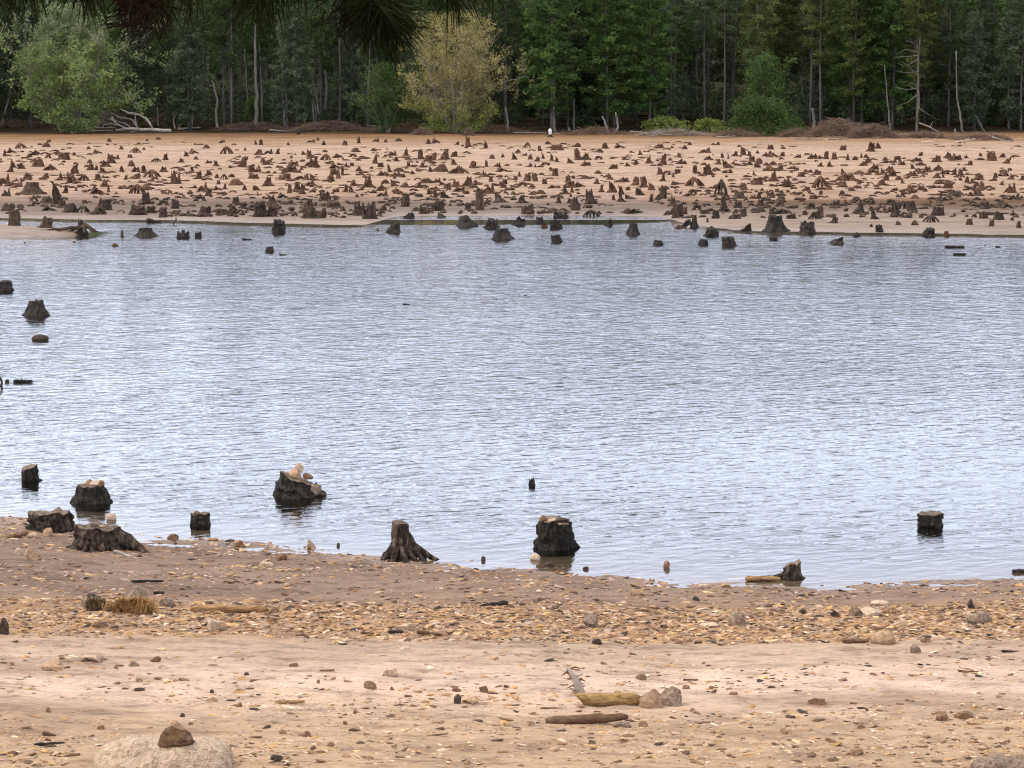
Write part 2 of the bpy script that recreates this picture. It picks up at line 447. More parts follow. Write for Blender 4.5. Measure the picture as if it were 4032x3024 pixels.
    r3 = rampnode(n, [(0.34, (.34, .25, .18)), (.45, (.95, .93, .91)), (.6, (1.02, 1.02, 1.02)), (.72, (1.2, 1.18, 1.12))]); l.new(gr.outputs['Fac'], r3.inputs[0])
    mu3 = n.new('ShaderNodeMixRGB'); mu3.blend_type = 'MULTIPLY'; mu3.inputs[0].default_value = .9; l.new(mu2.outputs[0], mu3.inputs[1]); l.new(r3.outputs[0], mu3.inputs[2])
    l.new(mu3.outputs[0], b.inputs['Base Color'])
    spf = n.new('ShaderNodeMapRange'); spf.inputs[1].default_value = 8; spf.inputs[2].default_value = 30; spf.inputs[3].default_value = .5; spf.inputs[4].default_value = .0
    l.new(A.outputs['Fac'], spf.inputs[0]); l.new(spf.outputs[0], b.inputs['Specular IOR Level'])
    # wet sheen next to the water
    wet = n.new('ShaderNodeMapRange'); wet.inputs[1].default_value = 0.0; wet.inputs[2].default_value = 1.0
    wet.inputs[3].default_value = .5; wet.inputs[4].default_value = .95
    wd = math_('DIVIDE', A2.outputs['Fac'], math_('ADD', math_('MULTIPLY', isfar, 4.0), .9))
    l.new(math_('ADD', wd, math_('MULTIPLY', math_('SUBTRACT', st.outputs['Fac'], .5), 1.2)), wet.inputs[0])
    l.new(wet.outputs[0], b.inputs['Roughness'])
    bmp = n.new('ShaderNodeBump'); bmp.inputs['Strength'].default_value = .8; bmp.inputs['Distance'].default_value = .09
    bn = noise(7, (.5, 1.5, 1), 7, .75)
    l.new(math_('ADD', bn.outputs['Fac'], math_('MULTIPLY', gr.outputs['Fac'], .35)), bmp.inputs['Height'])
    l.new(bmp.outputs[0], b.inputs['Normal'])
    me.materials.append(m)
    o = bpy.data.objects.new('ground', me); C.objects.link(o)
    tag(o, kind='structure')
build_ground()

# ------------------------------------------------------------------ water
def build_water():
    xs = np.concatenate([np.array([-260, -180, -130]), np.arange(-100, 101, 1.0), np.array([130, 180, 260])])
    ys = np.concatenate([np.arange(32, 110, 1.0), np.arange(110, 150, .35), np.array([155.])])
    X, Y = np.meshgrid(xs, ys)
    nx, ny = len(xs), len(ys)
    v = np.stack([X, Y, 0 * X], -1).reshape(-1, 3)
    I, J = np.meshgrid(np.arange(nx - 1), np.arange(ny - 1)); a = (J * nx + I).ravel()
    f = np.stack([a, a + 1, a + nx + 1, a + nx], -1)
    me = bpy.data.meshes.new('water')
    me.from_pydata(v.tolist(), [], f.tolist())
    sf = shore_far(X); sn = Y - shore_near(X)
    # ripples die out in the lee of the far bank, the spit and close to the near waterline
    w = np.clip((sf - Y - np.where((X > xflat(1500, 862)) & (X < xflat(2700, 862)), .0, 2.0)) / 1.0, 0, 1)
    cb = (X > xflat(1490, 862)) & (X < xflat(2740, 862)) & (Y > dflat(885) + .6 * vnoise(X * .3, 0, 8)) & (Y < dflat(864)) & (Y > dflat(885) + np.clip((X - xflat(2380, 862)) * .9, 0, 9))
    w = np.where(cb, 0, w)
    w *= np.clip(0.30 + sn / 5.0, 0.30, 1)
    ysp = dflat(919)
    sp_ = np.clip(np.abs(Y - (ysp - 1.0)) / 2.4 - .9, 0, 1)
    w = np.where(X < xflat(395, 925), np.minimum(w, sp_), w)
    at = me.attributes.new('ripple', 'FLOAT', 'POINT'); at.data.foreach_set('value', w.astype(np.float32).ravel())
    me.update()
    m = bpy.data.materials.new('lake_water'); m.use_nodes = True
    n, l = m.node_tree.nodes, m.node_tree.links; n.clear()
    out = n.new('ShaderNodeOutputMaterial')
    geo = n.new('ShaderNodeNewGeometry'); A = n.new('ShaderNodeAttribute'); A.attribute_name = 'ripple'
    def noise(scale, stretch, rot, detail, rough=.5, dist=0.0):
        q0 = n.new('ShaderNodeMapping'); q0.inputs['Rotation'].default_value = (0, 0, R(-rot))
        q = n.new('ShaderNodeMapping'); q.inputs['Scale'].default_value = stretch
        l.new(geo.outputs['Position'], q0.inputs[0]); l.new(q0.outputs[0], q.inputs[0])
        z = n.new('ShaderNodeTexNoise'); z.inputs['Scale'].default_value = scale; z.inputs['Detail'].default_value = detail; z.inputs['Roughness'].default_value = rough
        z.inputs['Distortion'].default_value = dist
        l.new(q.outputs[0], z.inputs['Vector']); return z.outputs['Fac']
    def math_(op, a, bb):
        q = n.new('ShaderNodeMath'); q.operation = op
        for k, vv in enumerate((a, bb)):
            if isinstance(vv, (int, float)): q.inputs[k].default_value = vv
            else: l.new(vv, q.inputs[k])
        return q.outputs[0]
    h = math_('ADD', math_('MULTIPLY', noise(3.5, (.5, 1, 1), 28, 2.5, .5, .5), 1.05), math_('MULTIPLY', noise(7.0, (.55, 1, 1), -8, 2, .5), .26))
    h = math_('ADD', h, math_('MULTIPLY', noise(.7, (.7, 1, 1), 14, 2), .8))
    gust = noise(.05, (1, .8, 1), 20, 4)
    gr = n.new('ShaderNodeMapRange'); gr.inputs[1].default_value = .35; gr.inputs[2].default_value = .65; gr.inputs[3].default_value = .6; gr.inputs[4].default_value = 1.3
    l.new(gust, gr.inputs[0])
    h = math_('MULTIPLY', math_('MULTIPLY', h, A.outputs['Fac']), gr.outputs[0])
    bp = n.new('ShaderNodeBump'); bp.inputs['Strength'].default_value = 1.0; bp.inputs['Distance'].default_value = .030
    l.new(h, bp.inputs['Height'])
    gl = n.new('ShaderNodeBsdfGlossy'); gl.inputs['Roughness'].default_value = .06; gl.inputs[0].default_value = (1, 1, 1, 1)
    l.new(bp.outputs[0], gl.inputs['Normal'])
    tr = n.new('ShaderNodeBsdfTransparent'); tr.inputs[0].default_value = (.80, .82, .78, 1)
    fr = n.new('ShaderNodeFresnel'); fr.inputs[0].default_value = 1.40; l.new(bp.outputs[0], fr.inputs['Normal'])
    mx = n.new('ShaderNodeMixShader')
    l.new(fr.outputs[0], mx.inputs[0]); l.new(tr.outputs[0], mx.inputs[1]); l.new(gl.outputs[0], mx.inputs[2])
    l.new(mx.outputs[0], out.inputs[0])
    me.materials.append(m)
    o = bpy.data.objects.new('water', me); C.objects.link(o)
    tag(o, kind='structure')
build_water()

# ------------------------------------------------------------------ stump shapes
def lobes(th, ks, sharp, rg):
    out = np.zeros_like(th)
    for k in range(ks):
        a = 2 * math.pi * (k + rg.uniform(-.3, .3)) / ks
        d = np.abs((th - a + math.pi) % (2 * math.pi) - math.pi)
        out += rg.uniform(.5, 1.2) * np.exp(-(d / sharp) ** 2)
    return out

def body(mb, seed, rt, rb, h, below=.2, ks=6, lob=.5, rag=.1, n=44, rings=14, power=2.5, lean=(0, 0), ell=1.0, ridge=.05, hollow=.06, cap=True, slope=(0, 0), keep=None):
    rg = np.random.RandomState(seed)
    th = np.arange(n) * 2 * math.pi / n
    L = lobes(th, ks, .30, rg)
    rn = fbm(th * 2.3 + seed, np.full(n, seed * .7), 3, seed)
    rn = rn - np.linspace(rn[0], rn[-1], n) * 0
    top = h * (1 - rag * (0.5 + rn * 1.6)) + slope[0] * rt * np.cos(th) + slope[1] * rt * np.sin(th)
    if keep is not None:
        top = top * keep(th)
    vs = []
    us = np.concatenate([[-1], np.linspace(0, 1, rings)])
    for u in us:
        if u < 0:
            r = rb * (1 + lob * L) * 1.08; z = np.full(n, -below)
        else:
            r = (rt + (rb - rt) * (1 - u) ** power) * (1 + lob * L * (1 - u) ** 1.7)
            z = top * u
        rid = ridge * (np.sin(th * 5 + seed + 2 * u) * .25 + 3.0 * fbm(th * 3.2, np.full(n, u * 4.5 + seed), 3, seed + 9) + 1.6 * fbm(th * 9, np.full(n, u * 1.6 + seed), 2, seed + 4))
        r = r * (1 + rid)
        lx = lean[0] * max(u, 0) ** 1.3; ly = lean[1] * max(u, 0) ** 1.3
        vs.append(np.stack([r * np.cos(th) + lx, r * np.sin(th) * ell + ly, z], -1))
    m = len(us)
    fs = [(i * n + k, i * n + (k + 1) % n, (i + 1) * n + (k + 1) % n, (i + 1) * n + k) for i in range(m - 1) for k in range(n)]
    allv = np.vstack(vs)
    rim = vs[-1]
    cen = rim.mean(0)
    if cap:
        inner = cen + (rim - cen) * .8; inner[:, 2] -= hollow * h * .5
        base = len(allv)
        allv = np.vstack([allv, inner, [[cen[0], cen[1], cen[2] - hollow * h]]])
        fs += [((m - 1) * n + k, (m - 1) * n + (k + 1) % n, base + (k + 1) % n, base + k) for k in range(n)]
        fs += [(base + k, base + (k + 1) % n, base + n) for k in range(n)]
    mb.add(allv, fs)
    return rim, cen, L, th

def cut_disc(mb, rim, cen, dip=.0, seed=0, k=.97):
    n = len(rim); rg = np.random.RandomState(seed)
    vs = []
    for q in (k, .7, .35):
        p = cen + (rim - cen) * q
        p[:, 2] += .004 + rg.uniform(-.5, .5, n) * .012 - dip * (1 - q)
        vs.append(p)
    vs.append(np.array([[cen[0], cen[1], cen[2] + .004 - dip]]))
    fs = []
    for i in range(2):
        fs += [(i * n + j, i * n + (j + 1) % n, (i + 1) * n + (j + 1) % n, (i + 1) * n + j) for j in range(n)]
    fs += [(2 * n + j, 2 * n + (j + 1) % n, 3 * n) for j in range(n)]
    mb.add(np.vstack(vs), fs)

def root_tube(mb, a, r0, L, rad, rg, h0=.2, drop=-.05, arch=0.0, n=7, m=8, cen=(0, 0)):
    pts, rr = [], []
    bend = rg.uniform(-.35, .35)
    for i in range(m):
        t = i / (m - 1)
        rr_ = r0 + (L - r0) * t
        aa = a + bend * t * t
        z = h0 * (1 - t) ** 1.8 + drop * t + arch * math.sin(math.pi * min(1, t * 1.15)) + rg.uniform(-.015, .015) * (L)
        pts.append((cen[0] + rr_ * math.cos(aa), cen[1] + rr_ * math.sin(aa), z))
        rr.append(rad * (1 - .8 * t) * rg.uniform(.85, 1.15))
    mb.tube(pts, rr, n, True, .26, seed=rg.randint(9999))

def rock_mesh(mb, seed, sx, sy, sz, flat=.6, sub=2, sharp=.5, low=-.4, rough=.16, col=None, cen=(0, 0, 0), rz=0.0):
    """angular stone: sphere pushed onto random planes"""
    rg = np.random.RandomState(seed)
    nu, nv = (14, 9) if sub >= 2 else ((9, 6) if sub == 1 else (6, 4))
    vs = [(0, 0, 1.0)]
    for i in range(1, nv):
        ph = math.pi * i / nv
        for k in range(nu):
            t = 2 * math.pi * (k + .5 * (i % 2)) / nu
            vs.append((math.sin(ph) * math.cos(t), math.sin(ph) * math.sin(t), math.cos(ph)))
    vs.append((0, 0, -1.0))
    v = np.array(vs)
    for _ in range(int(4 + 9 * sharp)):
        d = rg.normal(size=3); d /= np.linalg.norm(d)
        c = rg.uniform(.75 - .4 * sharp, .95 - .15 * sharp)
        q = v @ d
        v = v - np.outer(np.maximum(q - c, 0), d)
    v = v * (1 + rough * (fbm(v[:, 0] * 2 + seed, v[:, 1] * 2 + v[:, 2] * 1.7, 3, seed))[:, None])
    v = v / np.abs(v).max(0)
    v[:, 2] = np.maximum(v[:, 2], low)
    v[:, 2] -= low * .999
    v[:, 2] /= (1 - low)
    v *= np.array([sx, sy, sz])
    c, s_ = math.cos(rz), math.sin(rz)
    x = v[:, 0] * c - v[:, 1] * s_; y = v[:, 0] * s_ + v[:, 1] * c
    v = np.stack([x, y, v[:, 2]], -1) + np.array(cen)
    fs = [(0, 1 + k, 1 + (k + 1) % nu) for k in range(nu)]
    for i in range(nv - 2):
        for k in range(nu):
            a = 1 + i * nu
            fs.append((a + k, a + nu + k, a + nu + (k + 1) % nu, a + (k + 1) % nu))
    a = 1 + (nv - 2) * nu
    fs += [(a + k, len(v) - 1, a + (k + 1) % nu) for k in range(nu)]
    mb.add(v, fs, col)

# ------------------------------------------------------------------ big stumps near the camera
def near_stump(px, vb, w, h, label, seed, M=M_near_wet, rtf=.40, rbf=.42, lob=.25, rag=.08, below=.35, roots=(), cutm=M_cut, ks=6, power=2.2, slope=(0, .0), keep=None, ell=.9, lean=(0, 0), group='tree stumps standing in and beside the lake', cut=True, ridge=.06, dz=0.0):
    x, y, z = P(px, vb)
    k = mpp(y, z); w *= k; h *= k
    root = empty('tree_stump', (x, y + w * .38, z + dz), 0, label, 'stump', group)
    b = MB(); rim, cen, L, th = body(b, seed, w * rtf, w * rbf, h, below, ks, lob, rag, power=power, slope=slope, keep=keep, ell=ell, lean=(lean[0] * k, lean[1] * k), ridge=ridge)
    b.build('trunk', M, root)
    if cut:
        c = MB(); cut_disc(c, rim, cen, seed=seed, dip=.0)
        c.build('cut_face', cutm, root)
    rg = np.random.RandomState(seed + 5)
    for (a, Lr, rad, h0) in roots:
        r = MB(); root_tube(r, R(a), w * rbf * .6, Lr * k, rad * k, rg, h0 * k, -.06)
        r.build('root', M, root)
    return root

def top_rock(px, v, w, h, label, M, seed, name='rock', cat='rock', ysh=.3, sharp=.6, dx=0, at=None):
    """stone resting on something: at = (y, z) of its foot"""
    y, z = at
    k = mpp(y, z)
    x = (px - 2016) * k
    b = MB(); rock_mesh(b, seed, w * k / 2, w * k / 2 * .8, h * k, sharp=sharp, low=-.6)
    o = b.build(name, M, None, smooth=False); o.location = (x, y, z)
    tag(o, label, cat, 'stones')
    return o

def zat(v, y):   # height seen at pixel row v at ground distance y
    d = ray(2016, v); return H + d[2] * y / d[1]

# water-edge row, left to right
near_stump(113, 1896, 70, 58, 'small square dark stump in the lake, the one farthest from shore at far left', 3, rtf=.44, rbf=.47, lob=.05, rag=.12, slope=(.22, .15), roots=((0, 62, 14, 12),))
s2 = near_stump(350, 1985, 150, 68, 'flaring dark stump in the lake with flat pinkish rocks on top', 5, rtf=.36, rbf=.50, lob=.22, rag=.1, roots=((175, 105, 10, 10), (-10, 85, 9, 10)), power=1.2)
s3 = near_stump(786, 2072, 78, 48, 'small dark stump in the lake with a tiny stone on its left edge', 8, rtf=.46, rbf=.50, lob=.04, rag=.12)
s4 = near_stump(1165, 1962, 180, 72, 'mossy black stump in the lake carrying a stack of boulders', 13, rtf=.36, rbf=.52, lob=.14, rag=.16, slope=(-.35, 0), roots=((-5, 130, 26, 34), (180, 92, 8, 6)), power=1.3, ridge=.1)
s5 = near_stump(1576, 2206, 70, 146, 'tall narrow stump on the shore with jagged black spreading roots', 21, M=M_near_root, rtf=.48, rbf=.56, lob=.10, rag=.05, slope=(-.1, .08), power=4.0, below=.15,
                roots=((178, 108, 17, 56), (206, 112, 17, 50), (244, 95, 17, 50), (288, 115, 17, 46), (318, 140, 18, 50), (342, 160, 18, 58), (-3, 196, 20, 72), (160, 100, 14, 40), (8, 130, 15, 96), (226, 70, 12, 84), (335, 90, 12, 92)))
s6 = near_stump(2186, 2166, 160, 116, 'large barrel-shaped dark stump in the lake with a pale stone on top', 27, rtf=.40, rbf=.50, lob=.08, rag=.16, power=1.5, keep=lambda th: 1 - .16 * np.clip(np.cos(th), 0, 1), roots=((180, 92, 12, 16), (0, 98, 8, 8)), ridge=.09)
near_stump(2094, 1912, 30, 34, 'tiny black two-pronged stump alone in the middle of the lake', 31, rtf=.34, rbf=.46, lob=.1, rag=.9, cut=False)
near_stump(3668, 2076, 100, 50, 'squat square-cut black stump alone in the lake at right', 33, rtf=.48, rbf=.49, lob=.03, rag=.04, slope=(.04, .04))
s9 = near_stump(3122, 2284, 86, 62, 'greyish rounded stump at the waterline at right with a root running left', 37, M=M_near_root, rtf=.38, rbf=.46, lob=.08, rag=.18, roots=((178, 190, 12, 14), (-5, 78, 14, 10)), slope=(.3, 0))
s10a = near_stump(188, 2100, 178, 76, 'wide hollow stump on the left shore, the one nearer the water', 41, M=M_near_root, rtf=.46, rbf=.5, lob=.12, rag=.18, ks=8, roots=((200, 120, 16, 20), (255, 98, 17, 34), (300, 95, 15, 26), (0, 105, 16, 24)), below=.15, ell=.7, ridge=.1)
s10b = near_stump(376, 2172, 200, 92, 'broad gnarled stump on the left shore with a long root to the right', 43, M=M_near_root, rtf=.42, rbf=.5, lob=.2, rag=.12, ks=9, power=1.8, roots=((-8, 262, 34, 62), (195, 125, 16, 20), (240, 120, 18, 34), (262, 112, 16, 30), (290, 122, 18, 36), (318, 132, 20, 36)), below=.15, ell=.72, slope=(-.1, .05), ridge=.1)
near_stump(137, 1246, 78, 62, 'flared stump in the upper left of the lake with brown streaks', 47, M=M_bark_wet, rtf=.36, rbf=.56, lob=.3, rag=.12, roots=((180, 76, 6, 5), (0, 74, 6, 6)), power=1.6, cut=False)
near_stump(14, 1146, 62, 38, 'low blocky stump cropped by the left frame edge with a small spur', 49, M=M_bark_wet, rtf=.46, rbf=.5, lob=.1, rag=.1, cut=False, roots=((0, 52, 8, 10),))

# stones and debris lying on the stumps
def on_stump(st, dpx, w, h, label, M, seed, back=0.0, lift=0.0, **kw):
    y = st.location.y + back
    cut = [c for c in st.children if c.name.startswith('cut_face')]
    zt = st.location.z + (np.mean([v.co.z for v in cut[0].data.vertices]) if cut else .3)
    k = mpp(y)
    px = 2016 + st.location.x / k + dpx
    return top_rock(px, 0, w, h, label, M, seed, at=(y, zt - .01 + lift * k), **kw)
on_stump(s2, 18, 66, 20, 'pale pink flat rock on the flaring stump in the lake', M_stone_pale, 3)
on_stump(s2, -6, 34, 24, 'small reddish rock at the left end of the flat pink rock on its stump', M_stone_brown, 4, back=.05)
on_stump(s2, 44, 26, 24, 'dark reddish rock at the right end of the flat pink rock on its stump', M_stone_brown, 5, back=-.06)
on_stump(s3, -16, 26, 14, 'tiny reddish stone on the small black stump in the lake', M_stone_brown, 6)
on_stump(s4, -8, 52, 42, 'pinkish boulder at the foot of the stack on the mossy stump', M_stone_tan, 9)
on_stump(s4, 10, 42, 36, 'pale round boulder topping the stack on the mossy stump', M_stone_pale, 12, lift=28, back=.05)
on_stump(s4, 42, 44, 26, 'brown rock beside the boulder stack on the mossy stump', M_stone_brown, 15)
k4 = mpp(s4.location.y)
def lean_rock(st, dpx, dv, w, h, label, M, seed, fwd=.0):
    y = st.location.y + fwd; k = mpp(y); px = 2016 + st.location.x / k + dpx
    return top_rock(px, 0, w, h, label, M, seed, at=(y, st.location.z + dv * k))
lean_rock(s4, 74, 2, 50, 48, 'brown lumpy rock leaning on the right flank of the mossy stump', M_stone_grey, 17, -.1)
lean_rock(s4, 96, -4, 42, 26, 'small dark rock at the right foot of the mossy stump, in the water', M_stone_dark, 19, -.05)
on_stump(s6, -14, 40, 16, 'pale pink stone on top of the barrel-shaped stump', M_stone_pale, 22)
on_stump(s6, 30, 60, 16, 'dark slab of wood on top of the barrel-shaped stump', M_stone_dark, 24, name='wood_slab', cat='wood')
on_stump(s6, -48, 30, 26, 'brown rock on the left rim of the barrel-shaped stump', M_stone_brown, 26)
on_stump(s10b, -20, 44, 14, 'small dark red stone on the broad gnarled stump', M_stone_dark, 28)
on_stump(s10b, 10, 30, 10, 'small pinkish stone on the broad gnarled stump', M_stone_tan, 29)

# ------------------------------------------------------------------ far stumps (positions read off six tiles of the photo)
def build_protos():
    protos = {}
    for t, cnt in (('c', 11), ('b', 9), ('a', 5), ('s', 8), ('m', 5), ('k', 5)):
        L = []
        for i in range(cnt):
            sd = 100 + ord(t) * 7 + i * 13
            rg = np.random.RandomState(sd); b = MB()
            if t == 'c':
                body(b, sd, rg.uniform(.15, .29), .34, 1, .15, rg.randint(3, 6), .6, rg.uniform(.2, .6), n=20, rings=8, power=rg.uniform(1.3, 3.0), lean=(rg.uniform(-.2, .2), rg.uniform(-.1, .1)), slope=(rg.uniform(-.6, .6), 0), ridge=.2)
                for k in range(rg.randint(4, 8)):
                    root_tube(b, rg.uniform(0, 6.28), .15, rg.uniform(.5, .9), .085, rg, rg.uniform(.2, .45), -.05, arch=rg.uniform(0, .08), n=5, m=6)
            elif t == 'b':
                body(b, sd, .34, .42, 1, .15, rg.randint(4, 7), .22, .28, n=26, rings=8, power=1.8, lean=(rg.uniform(-.08, .08), 0), ridge=.13, hollow=.15)
                for k in range(3):
                    root_tube(b, rg.uniform(0, 6.28), .3, rg.uniform(.55, .75), .08, rg, .2, -.05, n=5, m=6)
            elif t == 'm':
                body(b, sd, .14, .48, 1, .15, rg.randint(3, 5), .2, .15, n=20, rings=8, power=.75, ridge=.14)
            elif t == 'k':   # ragged, spiky top
                body(b, sd, .38, .44, 1, .15, 5, .2, .0, n=30, rings=8, power=1.4, ridge=.12, hollow=.45,
                     keep=lambda th, sd=sd: .62 + .38 * np.clip(1.6 * np.sin(th * 3.0 + sd) + 1.2 * np.sin(th * 5 + sd * 2), -1, 1))
                for k in range(3):
                    root_tube(b, rg.uniform(0, 6.28), .3, rg.uniform(.55, .8), .08, rg, .25, -.05, n=5, m=6)
            elif t == 'a':   # roots arching down from a small raised crown
                q = MB(); body(q, sd, .10, .20, .42, .05, 4, .3, .35, n=18, rings=5, power=1, ridge=.1)
                vv = q.verts() + np.array([0, 0, .58]); b.add(vv, q.f)
                for k in range(7):
                    a = 2 * math.pi * k / 7 + rg.uniform(-.3, .3); Lr = rg.uniform(.4, .62)
                    pts = [(math.cos(a) * r_ * Lr, math.sin(a) * r_ * Lr, z_) for r_, z_ in ((.1, .8), (.4, .68), (.72, .40), (.92, .14), (1.1, -.1))]
                    b.tube(pts, [.12, .10, .085, .07, .05], 5, True, .15, seed=sd + k)
            else:            # 's' low sprawl of roots with one or two nubs
                for k in range(6):
                    a = rg.choice([0, math.pi]) + rg.uniform(-.8, .8)
                    root_tube(b, a, .02, rg.uniform(.4, .6), .11, rg, rg.uniform(.25, .6), -.04, arch=rg.uniform(0, .25), n=5, m=7)
                for k in range(2):
                    q = MB(); body(q, sd + k, .06, .15, rg.uniform(.6, 1), .1, 3, .4, .3, n=12, rings=5, power=1.3, ridge=.12)
                    vv = q.verts() + np.array([rg.uniform(-.3, .3), rg.uniform(-.1, .1), 0]); b.add(vv, q.f)
            v = b.verts()
            v[:, 0] -= (v[:, 0].max() + v[:, 0].min()) / 2
            sx = 1.0 / (v[:, 0].max() - v[:, 0].min()); zt = v[:, 2].max()
            v[:, 0] *= sx; v[:, 1] *= sx; v[:, 2] = np.where(v[:, 2] > 0, v[:, 2] / zt, v[:, 2])
            b.v = [v]
            L.append(b)
        protos[t] = L
    return protos
PROT = build_protos()

